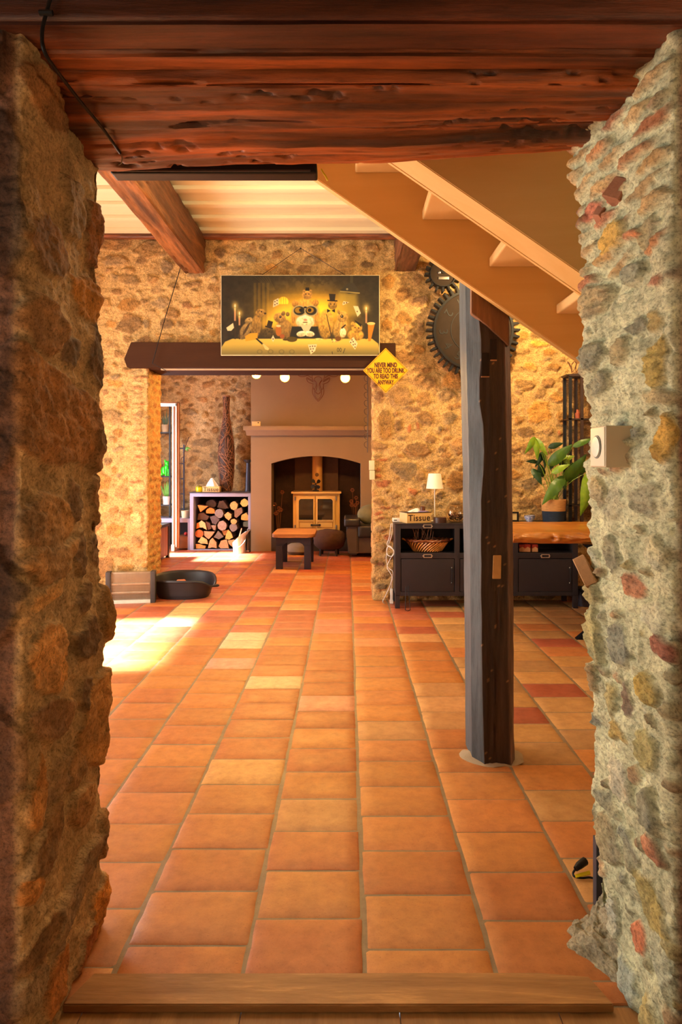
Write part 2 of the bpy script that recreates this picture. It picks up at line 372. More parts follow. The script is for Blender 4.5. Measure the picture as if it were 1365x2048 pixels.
# ------------------------------------------------------------------ floor: terracotta tiles in running columns
def build_floor():
    rnd = random.Random(5)
    xs = [-3.49, -3.15, -2.81, -2.47, -2.12, -1.77, -1.44, -1.12, -0.81 - .135, -0.62, -0.275, 0.047, 0.395, 0.725, 1.06, 1.40, 1.74, 2.08, 2.42, 2.76, 3.1, 3.44, 3.78, 4.12, 4.46]
    xs[6:9] = [-1.60, -1.275, -0.945]; xs[5] = -1.94; xs[4] = -2.28; xs[3] = -2.61; xs[2] = -2.94; xs[1] = -3.2
    phase = {10: 2.259, 11: 2.372, 12: 2.26, 9: 2.397, 8: 2.31, 7: 2.40, 13: 2.33}
    V, F, C = [], [], []
    warm = [(186, 116, 58), (180, 109, 53), (188, 120, 58), (178, 107, 55), (190, 123, 62), (174, 102, 52), (184, 115, 62)]
    tan = [(188, 136, 86), (192, 144, 94), (182, 130, 80), (188, 126, 88)]
    red = [(168, 90, 60), (160, 82, 54), (172, 96, 66)]
    yel = [(184, 134, 76), (176, 130, 78), (188, 140, 84), (170, 126, 78)]
    special = {}
    def tilecol(i, x, y):
        px = VX + x / y * FPX; py = VY + FPX * EYE / y
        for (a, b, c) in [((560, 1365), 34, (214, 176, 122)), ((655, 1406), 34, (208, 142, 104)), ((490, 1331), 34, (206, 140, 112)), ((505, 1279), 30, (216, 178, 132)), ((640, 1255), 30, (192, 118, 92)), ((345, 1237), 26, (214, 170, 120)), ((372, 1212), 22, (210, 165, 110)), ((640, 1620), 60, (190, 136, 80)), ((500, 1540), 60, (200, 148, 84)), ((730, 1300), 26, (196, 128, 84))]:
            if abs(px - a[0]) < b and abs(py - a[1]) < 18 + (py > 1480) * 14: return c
        r = rnd.random()
        if x > 0.74 and y < 6.6:
            return rnd.choice(yel if r < 0.66 else (warm if r < .85 else red))
        if y > 5.2: return rnd.choice(red if r < 0.62 else (warm if r < 0.93 else tan))
        return rnd.choice(warm if r < 0.93 else tan)
    for i in range(len(xs) - 1):
        y = phase.get(i, 2.2 + rnd.random() * 0.24) - 3 * 0.2405
        while y < 11.3:
            d = 0.2405 + rnd.uniform(-0.004, 0.004)
            c = tilecol(i, (xs[i] + xs[i + 1]) / 2, max(1.0, y + d / 2))
            c = lin(c); k = rnd.uniform(0.9, 1.08)
            g, gy, zt, b = 0.0055, 0.0022, rnd.uniform(-0.0012, 0.0012), 0.004
            X0, X1, Y0, Y1 = xs[i] + g, xs[i + 1] - g, max(y + gy, 1.70), y + d - gy
            if Y1 - Y0 > 0.02:
                n = len(V); tl = rnd.uniform(-.0012, .0012)
                nx, ny = 8, 6
                for a in range(nx + 1):
                    for q in range(ny + 1):
                        e = a in (0, nx) or q in (0, ny)
                        fx = (0, .03, .18, .35, .5, .65, .82, .97, 1)[a]; fy = (0, .04, .3, .55, .78, .96, 1)[q]
                        jx = rnd.uniform(-.0022, .0022) if e else 0; jy = rnd.uniform(-.0010, .0010) if e else 0
                        V.append((X0 + (X1 - X0) * fx + jx, Y0 + (Y1 - Y0) * fy + jy, zt + tl * (fx - .5) - (b if e else 0) + (0 if e else rnd.uniform(-.0004, .0004))))
                        kk = k * rnd.uniform(.94, 1.06); C.append((c[0] * kk, c[1] * kk, c[2] * kk, 1))
                for a in range(nx):
                    for q in range(ny):
                        t = n + a * (ny + 1) + q
                        F.append((t, t + ny + 1, t + ny + 2, t + 1))
            y += d
    n = len(V)
    for (x, yy) in ((-3.5, 1.68), (4.5, 1.68), (4.5, 11.3), (-3.5, 11.3)):
        V.append((x, yy, -0.0035)); C.append((*lin((132, 112, 86)), 1))
    F.append((n, n + 1, n + 2, n + 3))
    me = bpy.data.meshes.new('floor'); me.from_pydata(V, [], F)
    a = me.color_attributes.new('col', 'FLOAT_COLOR', 'POINT'); a.data.foreach_set('color', np.array(C, dtype=np.float32).reshape(-1))
    nt = NT('terracotta'); p = nt.p
    at_ = nt.n('ShaderNodeAttribute', attribute_name='col'); v = coords(nt)
    n1 = noise_tex(nt, v, 7, 6, 0.6); n2 = noise_tex(nt, v, 160, 4, 0.7); n3 = noise_tex(nt, v, 22, 6, .65)
    r = ramp(nt, n3.outputs[0], [(0.3, (.80, .74, .70)), (0.5, (1, 1, 1)), (0.72, (1.18, 1.22, 1.25))])
    m = nt.n('ShaderNodeMix', data_type='RGBA', blend_type='MULTIPLY'); m.inputs[0].default_value = 0.9
    nt.l(at_.outputs['Color'], m.inputs[6]); nt.l(r.outputs[0], m.inputs[7])
    r2 = ramp(nt, n2.outputs[0], [(0.28, (.62, .5, .42)), (0.42, (1, 1, 1)), (0.7, (1, 1, 1)), (.85, (1.2, 1.15, 1.1))])
    m2 = nt.n('ShaderNodeMix', data_type='RGBA', blend_type='MULTIPLY'); m2.inputs[0].default_value = 0.8
    nt.l(m.outputs[2], m2.inputs[6]); nt.l(r2.outputs[0], m2.inputs[7]); nt.l(m2.outputs[2], p.inputs['Base Color'])
    rr = ramp(nt, n1.outputs[0], [(0.3, (0.36,) * 3), (0.7, (0.56,) * 3)]); nt.l(rr.outputs[0], p.inputs['Roughness'])
    p.inputs['Specular IOR Level'].default_value = 0.5
    b = nt.n('ShaderNodeBump'); b.inputs['Strength'].default_value = 0.35; b.inputs['Distance'].default_value = 0.003
    nb = noise_tex(nt, v, 70, 8, 0.75); nt.l(nb.outputs[0], b.inputs['Height']); nt.l(b.outputs[0], p.inputs['Normal'])
    finish(me, nt.m, True)
    o = bpy.data.objects.new('floor', me); COL.objects.link(o); return struct(o)
build_floor()
OAK = wood('oak_board', (138, 92, 46), (196, 144, 84), 'X', 0.5, 10, 0.25)
OAKY = wood('oak_floor', (140, 98, 54), (196, 146, 88), 'Y', 0.5, 9, 0.3)
fo = MB()
for k in range(14):
    fo.box(-2.6 + k * 0.39, -2.6 + (k + 1) * 0.39 - 0.002, -2.5, 1.69, -0.05, 0.0, 0.0015)
struct(fo.build('floor_wood', OAKY, None, False))
# threshold board laid over the joint, its right corner cut to follow the stone
th = MB(); th.prism([(-0.70, 1.672), (0.655, 1.672), (0.625, 1.765), (0.50, 1.776), (-0.66, 1.776)], 0.0, 0.022, 'XY', 0.003)
struct(th.build('trim_1', OAK, None))

# ------------------------------------------------------------------ far wall of the main room
BRN, DKB, TAN, OCH, GRY, RED, DRD, LTN = (136, 96, 56), (100, 70, 48), (158, 120, 74), (176, 120, 52), (132, 108, 78), (166, 78, 46), (104, 58, 44), (200, 164, 108)
WY = 6.70
def P6(px, py, w_, h_, rot, c): return (ax(px, WY), az(py, WY), w_ * WY / FPX, h_ * WY / FPX, rot, c)
raw = [
 (232,523,27,11,3,GRY),(285,522,15,8,0,BRN),(333,531,17,15,10,GRY),(258,560,24,12,-18,TAN),(305,558,13,9,0,BRN),(384,571,22,8,6,DKB),(425,577,13,9,0,BRN),(257,611,28,16,8,OCH),
 (325,606,22,14,0,GRY),(374,610,13,8,0,DRD),(398,625,20,4,0,GRY),(293,650,9,14,0,GRY),(332,648,17,11,-12,DKB),(366,650,14,10,8,TAN),(402,651,12,13,0,BRN),(426,665,10,8,0,OCH),
 (224,648,15,9,6,OCH),(237,708,10,9,0,BRN),(222,692,14,9,0,TAN),(232,585,16,8,0,BRN),(420,608,14,9,0,TAN),(350,575,13,9,0,TAN),
 (440,507,14,11,3,DKB),(505,496,9,8,0,(130,84,44)),(523,497,8,7,0,BRN),(494,516,25,9,-6,GRY),(554,509,14,10,0,(130,84,44)),(590,499,13,9,0,TAN),(655,489,14,6,0,GRY),(626,520,18,11,0,GRY),
 (690,530,20,8,5,TAN),(735,530,17,9,0,DKB),(700,500,16,10,0,TAN),(745,497,18,10,0,BRN),(576,532,18,8,0,TAN),(470,538,20,6,0,TAN),
 (780,565,13,18,0,OCH),(778,610,13,14,-8,TAN),(808,590,14,16,5,(170,118,64)),(835,560,12,12,0,BRN),(775,650,12,13,0,OCH),(812,640,20,14,0,OCH),(845,660,9,18,0,BRN),(800,680,18,12,10,TAN),(838,700,15,12,0,OCH),
 (245,812,14,11,0,OCH),(282,828,11,9,0,TAN),(228,940,9,9,0,OCH),(228,1062,20,15,0,OCH),(243,1104,26,12,-4,BRN),(250,1136,17,9,0,OCH),(243,985,16,20,0,TAN),(280,980,14,14,0,LTN),(232,768,16,10,0,OCH),(225,1020,14,9,0,BRN),(275,1040,14,18,0,LTN),(275,1086,15,12,0,TAN),
 (770,848,17,36,0,(176,124,58)),(850,765,31,15,-5,BRN),(905,762,22,18,4,OCH),(848,798,18,15,-6,(178,126,68)),(893,790,19,12,8,GRY),(912,812,22,7,0,(150,96,48)),(851,834,20,14,-18,BRN),(900,834,18,15,-22,GRY),
 (797,850,10,12,0,BRN),(819,856,4,11,4,RED),(836,853,6,10,0,RED),(880,857,8,8,0,GRY),(806,875,15,6,6,GRY),(861,877,13,9,0,BRN),(895,876,13,7,0,BRN),(834,899,33,17,-4,BRN),(884,893,11,9,0,TAN),(919,892,21,20,0,(160,116,70)),
 (764,920,18,4,0,RED),(758,939,9,5,0,RED),(758,952,9,5,0,RED),(769,967,18,7,0,RED),(790,955,6,6,0,TAN),(885,925,32,9,8,DKB),(862,936,14,6,0,GRY),(810,941,33,18,-12,GRY),(843,950,10,12,0,TAN),(912,964,24,23,0,(150,96,44)),
 (827,982,12,7,0,RED),(852,973,12,9,0,GRY),(856,1006,14,11,0,GRY),(820,1006,13,11,0,TAN),(913,1013,18,16,0,BRN),(765,1014,17,4,0,RED),(758,1026,10,5,0,(166,66,44)),(764,1037,15,4,0,RED),(880,990,8,8,0,DKB),(790,990,14,7,0,TAN),
 (762,1056,15,7,0,GRY),(775,1075,12,7,0,RED),(760,1095,13,8,0,TAN),(776,1112,11,7,0,GRY),(760,1130,13,6,0,(150,84,66)),(772,1150,13,8,0,GRY),(762,1172,14,8,0,GRY),(774,1190,10,7,0,TAN),
 (1050,768,25,12,0,(150,108,58)),(1095,765,16,10,-6,BRN),(1112,795,18,11,0,OCH),(1077,826,25,25,6,(184,126,50)),(1037,838,14,9,0,OCH),(1122,832,14,11,0,OCH),(1053,862,21,11,0,BRN),(1120,867,6,7,0,RED),(1098,862,12,9,0,TAN),
 (1034,927,12,9,0,BRN),(1060,967,22,14,6,GRY),(1050,1006,16,13,-8,BRN),(1128,975,18,14,0,GRY),(1030,893,14,10,0,TAN),(1080,930,14,16,0,TAN),(1128,1015,14,14,0,GRY),(1090,900,16,12,0,BRN),(1130,900,14,10,0,GRY),
 (1078,689,21,8,-3,(214,160,60)),(1045,672,16,10,0,OCH),(1045,705,20,8,0,TAN),(1100,706,18,8,0,OCH),(1060,735,18,8,0,(200,150,70)),(1105,735,20,8,0,OCH),(1125,690,14,6,0,RED),(1130,760,10,8,0,TAN),(1045,640,14,10,0,OCH),
]
for k in range(22):                                     # flat bricks that turn the left corner
    raw.append((276 + (k * 7) % 9 - 4, 745 + k * 10.5, 17 + (k * 5) % 5, 3.6, 0, (LTN, RED, LTN, (190, 120, 70), TAN)[k % 5]))
far_stones = [P6(*r) for r in raw]
# jamb faces (past the corners) are bricks and small stones
for k in range(30):
    far_stones.append((-1.96 + 0.13 + 0.1 * (k % 2), 0.06 + k * 0.075, 0.11, 0.03, 0, ((186, 112, 60), (168, 100, 58), (196, 130, 72))[k % 3]))
    far_stones.append((-1.96 + 0.36 + 0.05 * (k % 2), 0.06 + k * 0.075, 0.10, 0.03, 0, ((176, 106, 58), (190, 120, 66))[k % 2]))
pal_far = [BRN, BRN, TAN, TAN, OCH, GRY, (160, 110, 62), (186, 140, 84), (140, 100, 70)]
far_stones = fill_stones(far_stones, -3.4, 4.2, 0, 3.65, [(0.11, 0.21, 0.06, 0.12, 1500), (0.06, 0.11, 0.035, 0.065, 2500), (0.035, 0.06, 0.02, 0.035, 1500)], pal_far, 11, gap=0.86)
MORT = (196, 158, 100)
def far_piece(s, v, which):
    U, V, h, col = eval_stones(s, v, far_stones, MORT, H=0.020, warp=0.022, wf=9, seed=3, edge=0.010, blend=.30)
    if which != 'C': h = np.where((U > -1.96 + .02) & (which == 'A') | (U < .24) & (which == 'B'), h * .45, h)
    if which == 'C':
        P = np.stack([U, WY - h, V], -1)
    else:
        if which == 'A':
            pts = [(-3.4, 7.17), (-1.96, 7.17), (-1.96, WY), (-3.4, WY)]; Lc = 1.44 + 0.47
            L = Lc - (s + 1.96)
        else:
            pts = [(4.2, WY), (0.26, WY), (0.26, 7.17), (4.2, 7.17)]; L = 4.2 - s
        XY, N, _ = path_xy(pts, L, 0.012)
        P = np.stack([XY[:, 0][:, None] + N[:, 0][:, None] * h, XY[:, 1][:, None] + N[:, 1][:, None] * h, V], -1)
    return P, col
v_lo = np.arange(0, 2.30, 0.0115); v_hi = np.arange(2.2885, 3.66, 0.0115)
sA = np.concatenate([np.arange(-3.4, -2.5, .03), np.arange(-2.5, -1.48, .011), np.arange(-1.47, -0.06, .06)])
sB = np.concatenate([np.arange(-3.6, -0.24, .06), np.arange(-.23, 2.6, .0115), np.arange(2.6, 4.2, .04), [4.2]])
sC = np.concatenate([np.arange(-3.4, -2.6, .03), np.arange(-2.6, 2.6, .0115), np.arange(2.6, 4.2, .04), [4.2]])
for nm, s_, v_, wh in (('wall_far_left', sA, v_lo, 'A'), ('wall_far_right', sB, v_lo, 'B'), ('wall_far_top', sC, v_hi, 'C')):
    P, col = far_piece(s_, v_, wh)
    struct(grid_object(nm, P, col, STONE_FAR, smooth=179))
sbox('wall_far_top_back', -3.4, 4.2, 6.80, 7.17, 2.52, 3.66, PLASTER)

# ------------------------------------------------------------------ near wall: the opening the camera looks through
def near_wall(name, pts, L0, s_from_L, u, stones, mortar, H, seed, prof, m, wf, warp, edge, palette, sizes, u0, u1, Zt=2.42, step=.0058, extra=None, mn=.25, blend=.2, crag=.5, ragged=.010):
    v = np.arange(-0.02, Zt, step)
    st = fill_stones(stones, u0, u1, 0, Zt, sizes, palette, seed, gap=0.9)
    U, V, h, col = eval_stones(u, v, st, mortar, H=H, warp=warp, wf=wf, seed=seed, edge=edge, mn=mn, blend=blend, crag=crag, ragged=ragged)
    XY, N, L = path_xy(pts, L0 + u, 0.016)
    h = h + prof(U, V)
    P = np.stack([XY[:, 0][:, None] + N[:, 0][:, None] * h, XY[:, 1][:, None] + N[:, 1][:, None] * h, V], -1)
    if extra is not None: P, col = extra(P, col, U, V)
    return struct(grid_object(name, P, col, m, smooth=179))
# left: travel along the far face, round the jamb (u = 0 at the far corner, 0.5 at the near corner), then the camera-side face
XL = -0.712; XR = 0.716
def PL(px, py, w_, h_, rot, c):
    w_ *= 1.12; h_ *= 1.16
    Y = -XL * FPX / (VX - px); d = abs(Y - (-XL * FPX / (VX - px - w_)))
    return (2.0 - Y, az(py, Y), d * 1.0, h_ * Y / FPX, rot, c)
LB, LD, LO, LT, LG, LL = (142, 100, 60), (98, 72, 52), (178, 112, 44), (170, 126, 78), (138, 114, 86), (196, 150, 92)
rawL = [(95,488,40,55,0,LB),(186,592,30,48,0,(182,120,40)),(84,651,36,48,0,LB),(144,703,24,30,0,LD),(197,715,22,46,6,LD),(128,842,88,92,0,(160,108,60)),(102,1040,52,52,0,LT),(104,1112,50,40,0,(160,118,72)),(152,1000,13,38,0,LD),
 (158,1108,12,48,4,LD),(200,1098,13,32,0,LD),(206,1000,11,45,0,LB),(92,1188,42,22,-10,LL),(98,1310,38,80,0,(190,136,76)),(162,1196,22,22,-20,LD),(160,1275,22,38,8,LD),(210,1225,17,62,0,(150,104,40)),
 (192,1435,32,92,6,(188,136,76)),(160,1385,16,30,0,LD),(98,1440,40,42,10,(130,90,58)),(74,1590,20,64,0,(186,126,62)),(148,1530,20,36,0,LT),(118,1560,26,44,0,LG),(165,1610,26,40,0,(160,116,70)),(208,1662,18,46,0,(160,112,62)),
 (155,1765,50,46,-8,LG),(92,1690,34,40,0,(150,108,66)),(62,1760,18,32,0,(186,124,60)),(206,1815,20,66,0,(190,118,32)),(74,1882,32,38,0,LB),(112,1955,24,50,0,(186,116,52)),(176,1900,22,40,0,(176,100,50)),(60,1980,26,38,0,LG),
 (30,480,22,70,0,LG),(200,470,14,60,0,(160,100,52)),(150,420,28,60,0,(156,130,96)),(196,890,18,60,0,LB)]
stL = [PL(*r) for r in rawL]
stL += [(0.62, 1.95, .16, .2, 0, (96, 78, 64)), (0.66, 1.45, .18, .17, 0, (104, 80, 62)), (0.64, 1.05, .16, .15, 0, (98, 76, 60)), (0.63, 0.7, .15, .14, 0, (110, 84, 64))]
palL = [LB, LD, LT, LG, (160, 110, 66)]
def profL(U, V):
    py = 925 - (V - EYE) * FPX / 2.0
    xs = np.interp(py, [300, 355, 480, 520, 600, 640, 730, 800, 900, 960, 1080, 1150, 1260, 1330, 1400, 1540, 1650, 1720, 1780, 1880], [214, 215, 212, 205, 216, 207, 222, 218, 225, 207, 215, 224, 232, 218, 226, 214, 228, 214, 228, 206])
    off = (xs - 217) * 2.0 / FPX - .012
    wgt = np.clip(1 - (U - 0.02) / 0.30, 0, 1) * (U > -0.2)
    return off * wgt + 0.012 * fbm(U * 5, V * 4, 3, 77)
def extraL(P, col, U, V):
    t = sstep(0.5, 0.53, U)[..., None]; return P, col * (1 - t) + np.array(lin((94, 66, 50))) * np.clip(col.mean(-1, keepdims=True) / .2, .5, 1.4) * t  # camera-side face darkened: its weaker light is put into the colour
uL = np.concatenate([np.arange(-2.6, -0.12, .05), np.arange(-.12, .70, .0058), np.arange(.70, 2.6, .04)])
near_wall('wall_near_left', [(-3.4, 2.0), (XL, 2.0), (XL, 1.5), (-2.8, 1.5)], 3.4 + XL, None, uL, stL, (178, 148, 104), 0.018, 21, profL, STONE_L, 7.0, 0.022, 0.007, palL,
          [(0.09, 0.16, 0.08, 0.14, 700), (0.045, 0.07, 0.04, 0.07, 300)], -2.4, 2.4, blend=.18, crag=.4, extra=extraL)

# right: travel along the camera-side face, round the jamb, then the far face. u = 0 at the near corner, 0.5 at the far corner
def PR(px, py, w_, h_, rot, c):
    Y = XR * FPX / (px - VX); d = abs(Y - (XR * FPX / (px + w_ - VX)))
    return (Y - 1.5, az(py, Y), d, h_ * Y / FPX, rot, c)
RG, RT, RY, RO, RR, RW = (132, 132, 112), (162, 150, 112), (172, 148, 76), (160, 124, 64), (164, 112, 84), (180, 180, 152)
rawR = [(1321,715,26,46,0,RY),(1275,552,22,30,0,(158,160,136)),(1243,466,28,32,0,(186,152,76)),(1206,604,36,40,0,(178,160,118)),(1240,385,16,22,20,(176,98,72)),(1208,425,18,20,0,(170,100,76)),(1210,715,24,30,0,RG),
 (1300,465,20,36,0,RT),(1318,640,24,22,0,(170,150,92)),(1255,705,14,34,0,(182,166,120)),(1320,560,26,14,0,RR),(1280,650,20,24,0,RG),(1330,880,22,50,0,(176,140,60)),(1300,1000,30,38,0,RG),(1240,1010,24,44,0,(170,164,132)),
 (1205,990,12,40,0,RT),(1320,1110,26,36,0,RW),(1270,1170,26,26,0,RR),(1230,1110,20,40,0,RG),(1200,1270,18,60,0,(168,160,112)),(1250,1290,24,42,0,RG),(1310,1230,26,36,0,RW),(1330,1300,22,24,-10,(160,100,80)),(1310,1385,28,40,0,(170,146,74)),
 (1230,1400,16,38,0,(160,150,106)),(1262,1400,12,46,0,(128,108,90)),(1245,1465,18,26,0,(172,148,84)),(1190,1355,10,34,0,(150,124,84)),(1300,1500,26,46,0,(158,150,100)),(1240,1560,34,44,0,(176,172,148)),(1310,1620,28,40,0,RG),(1215,1680,22,48,0,(160,148,112)),
 (1260,1700,22,44,0,RG),(1320,1700,20,34,0,RR),(1300,1810,34,50,0,(178,162,100)),(1273,1880,16,34,-14,(174,104,76)),(1220,1840,16,44,0,(170,170,150)),(1320,1920,26,46,0,(168,170,144)),(1255,1960,26,40,0,(170,176,156))]
stR = [PR(*r) for r in rawR]
for k, z in enumerate(np.arange(1.86, 2.34, .047)):    # flat bricks that carry the lintel
    for j in range(3):
        stR.append((0.08 + j * 0.19 + (k % 2) * 0.07, z, 0.085, 0.017, (k * 5 % 7) - 3, ((176, 122, 78), (186, 154, 104), (168, 106, 70), (180, 146, 96), (190, 160, 110))[(k * 2 + j) % 5]))
palR = [RG, RT, RW, (156, 144, 98), (140, 122, 94), (162, 134, 100), RG, RT]
def profR(U, V):
    py = 925 - (V - EYE) * FPX / 2.0
    xs = np.interp(py, [240, 300, 380, 440, 540, 600, 720, 800, 900, 930, 1000, 1090, 1150, 1250, 1400, 1480, 1560, 1650, 1700, 1780, 1840, 1900], [1128, 1138, 1150, 1160, 1172, 1174, 1162, 1166, 1180, 1162, 1176, 1178, 1180, 1172, 1182, 1188, 1186, 1184, 1196, 1200, 1188, 1170])
    off = (1186 - xs) * 2.0 / FPX - .012
    wgt = np.clip(1 - (0.5 - U) / 0.42, 0, 1) * (U < 0.75)
    top = np.interp(V, [1.9, 2.15], [0, 0.0])
    return off * wgt + 0.016 * fbm(U * 7, V * 6, 3, 91) + top
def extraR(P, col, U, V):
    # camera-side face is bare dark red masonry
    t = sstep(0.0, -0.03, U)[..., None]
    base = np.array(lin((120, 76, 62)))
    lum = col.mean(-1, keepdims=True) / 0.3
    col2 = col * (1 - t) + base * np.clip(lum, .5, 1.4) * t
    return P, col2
uR = np.concatenate([np.arange(-1.8, -.13, .04), np.arange(-.13, .66, .0058), np.arange(.66, 3.6, .05)])
near_wall('wall_near_right', [(2.6, 1.5), (XR, 1.5), (XR, 2.0), (4.6, 2.0)], 2.6 - XR, None, uR, stR, (190, 190, 154), 0.017, 31, profR, STONE_R, 11.0, 0.018, 0.006, palR,
          [(0.05, 0.11, 0.014, 0.035, 500), (0.03, 0.07, 0.03, 0.06, 500), (0.015, 0.035, 0.012, 0.02, 800)], -1.7, 2.0, step=.0055, extra=extraR, mn=.35, blend=.06, crag=.9, ragged=.004)
wr = bpy.data.objects['wall_near_right']
def rock(name, c, dims, rot, colr, seed, parent):
    b = MB(); b.box(-.5, .5, -.5, .5, -.5, .5, 0.06, seg=1); b.xf(Matrix.Diagonal((*dims, 1))); b.jitter(0.006, 28, seed); 
    b.xf(Matrix.Translation(c) @ Matrix.Rotation(rot[0], 4, 'X') @ Matrix.Rotation(rot[1], 4, 'Y') @ Matrix.Rotation(rot[2], 4, 'Z'))
    return b.build(name, mat('rock_%d_%d_%d' % colr, colr, 0.9, var=.18, scale=20, bump=.6, bscale=60), parent, 30)
rock('protruding_brick', (*at(1178, 1150, 1.98)[:2], az(1150, 1.98)), (0.075, 0.10, 0.035), (0.5, 0.95, 0.2), (184, 140, 98), 3, wr)
rock('protruding_brick', (*at(1243, 385, 1.76)[:2], az(385, 1.76)), (0.06, 0.05, 0.055), (0.3, 0.3, 0.7), (150, 100, 72), 5, wr)
rock('protruding_brick', (*at(1206, 432, 1.86)[:2], az(432, 1.86)), (0.045, 0.04, 0.035), (0.2, 0.6, 0.4), (162, 108, 80), 7, wr)
# mortar fillet at the foot of the right jamb
us = np.linspace(0, 1, 90); vs = np.linspace(0, 1, 70)
UU, VV = np.meshgrid(us, vs, indexing='ij')
Yf = 1.70 + UU * 0.30; Xw = XR + 0.05; reach = 0.02 + 0.10 * np.clip((UU - .2) / .6, 0, 1) * (1 + .5 * fbm(UU * 6, UU * 0, 3, 2)) - .08 * sstep(.86, 1.0, UU)
Xf = Xw - VV * (reach + .05) ; Zf = 0.10 * (1 - VV) ** 1.6 * (0.6 + .4 * UU) + 0.035 * fbm(UU * 8, VV * 6, 5, 3) * (1 - VV * .7) + .004 - .012 * sstep(.9, 1, VV)
cf = np.array(lin((158, 148, 122)))[None, None] * (1 + .25 * fbm(UU * 12, VV * 12, 4, 8)[..., None])
struct(grid_object('trim_2', np.stack([Xf + .008 * fbm(UU * 14, VV * 5, 3, 4), Yf, Zf], -1), cf, STONE_R, smooth=179))

# wall over the lintels, side walls, camera-side room
DARKP = mat('dim_plaster', (150, 118, 88), 0.9, var=.1, bump=.2)
sbox('wall_near_top', -3.4, 4.4, 1.52, 2.0, 2.42, 3.8, DARKP)
sbox('wall_front_right', 2.5, 2.65, -2.6, 1.5, 0, 2.9, DARKP)
sbox('wall_front_back', -2.65, 2.65, -2.75, -2.6, 0, 2.9, DARKP); sbox('ceiling_front', -2.65, 2.65, -2.75, 1.52, 2.85, 2.95, DARKP)
# left side wall with a glazed patio door and a window
def side_wall(name, x0, x1, y0, y1, zt, holes, m):
    b = MB(); ys = sorted({y0, y1, *[h[0] for h in holes], *[h[1] for h in holes]})
    for a, c in zip(ys, ys[1:]):
        hs = [h for h in holes if h[0] <= a and h[1] >= c]
        if not hs: b.box(x0, x1, a, c, 0, zt)
        else:
            h = hs[0]
            if h[2] > 0: b.box(x0, x1, a, c, 0, h[2])
            b.box(x0, x1, a, c, h[3], zt)
    return struct(b.build(name, m, None, False))
side_wall('wall_left', -3.45, -3.25, 2.0, 11.2, 3.8, [(4.3, 5.8, 0, 2.35), (2.5, 3.4, .9, 2.3), (9.2, 10.2, 0, 2.35)], mat('left_plaster', (206, 178, 128), .9, bump=.3))
side_wall('wall_front_left', -2.65, -2.5, -2.6, 1.5, 2.9, [(-.35, .75, .8, 2.2)], DARKP)  # opening behind the camera, added for the fill light
WHITEP = mat('white_paint', (236, 230, 216), 0.4, var=.03)
def window(name, y0, y1, z0, z1, mull):
    b = MB(); x0, x1 = -3.40, -3.33; t = .06
    b.box(x0, x1, y0, y0 + t, z0, z1, .004).box(x0, x1, y1 - t, y1, z0, z1, .004).box(x0, x1, y0, y1, z1 - t, z1, .004).box(x0, x1, y0, y1, z0, z0 + t, .004)
    for k in range(1, mull): q = y0 + (y1 - y0) * k / mull; b.box(x0, x1, q - t * .6, q + t * .6, z0, z1, .004)
    o = struct(b.build(name, WHITEP))
    g = MB().box(-3.368, -3.364, y0 + t, y1 - t, z0 + t, z1 - t).build('pane', glass_pane(), o, False)
window('window_1', 4.3, 5.8, 0.0, 2.35, 2); window('window_2', 2.5, 3.4, .9, 2.3, 1); window('window_3', 9.2, 10.2, 0, 2.35, 2)
sbox('wall_right', 4.2, 4.4, 2.0, 11.2, 0, 3.8, mat('right_plaster', (200, 160, 104), .9, bump=.3))

# ceiling of the main room: cream boards running across, with cover battens
CREAM = mat('cream_paint', (218, 206, 166), 0.55, var=.05, scale=5, bump=.15, bscale=30, stretch=(.15, 1, 1))
cb = MB(); y = 2.0; ZC = 3.57
while y < 7.17:
    cb.box(-3.4, 4.3, y, y + .235, ZC + .018, ZC + .05, .003); cb.box(-3.4, 4.3, y + .238, y + .325, ZC - .012, ZC + .05, .004); y += .3275
cb.box(-3.4, 4.3, 2.0, 7.3, ZC + .05, ZC + .2)
struct(cb.build('ceiling', CREAM))
sbox('ceiling_back', -3.4, 4.3, 7.17, 11.3, 3.2, 3.3, mat('back_ceiling', (150, 110, 72), .8))

# back room walls
back_stones = [ (ax(x, 11.1), az(y_, 11.1), a * 11.1 / FPX, b * 11.1 / FPX, r, c) for (x, y_, a, b, r, c) in [
 (405,885,24,10,0,GRY),(380,850,12,7,0,TAN),(430,860,10,8,0,BRN),(385,760,12,7,0,BRN),(415,770,14,8,6,BRN),(450,770,12,7,0,TAN),(480,770,10,8,0,GRY),(370,800,10,8,0,BRN),(405,800,14,7,0,(150,104,60)),(440,830,8,8,0,TAN),
 (410,930,14,9,0,GRY),(430,910,12,9,0,GRY),(385,920,12,8,0,TAN),(395,945,14,8,0,GRY),(480,860,10,9,0,GRY),(482,900,10,12,0,BRN),(478,935,9,8,0,GRY),(480,825,10,8,0,TAN)]]
back_stones = fill_stones(back_stones, -3.4, 3.0, 0, 3.2, [(0.08, 0.16, 0.05, 0.09, 700), (0.04, 0.09, 0.03, 0.05, 2000)], [BRN, GRY, TAN, (140, 104, 72), GRY, (150, 110, 60)], 19)
u_ = np.concatenate([np.arange(-3.4, -1.2, .016), np.arange(-1.2, 4.2, .06), [4.2]]); v_ = np.arange(0, 3.25, .016)
U, V, h, col = eval_stones(u_, v_, back_stones, (190, 158, 112), H=0.022, warp=.035, wf=5, seed=8, edge=.018, blend=.25)
struct(grid_object('wall_back', np.stack([U, 11.1 - h, V], -1), col, STONE_FAR, smooth=179))

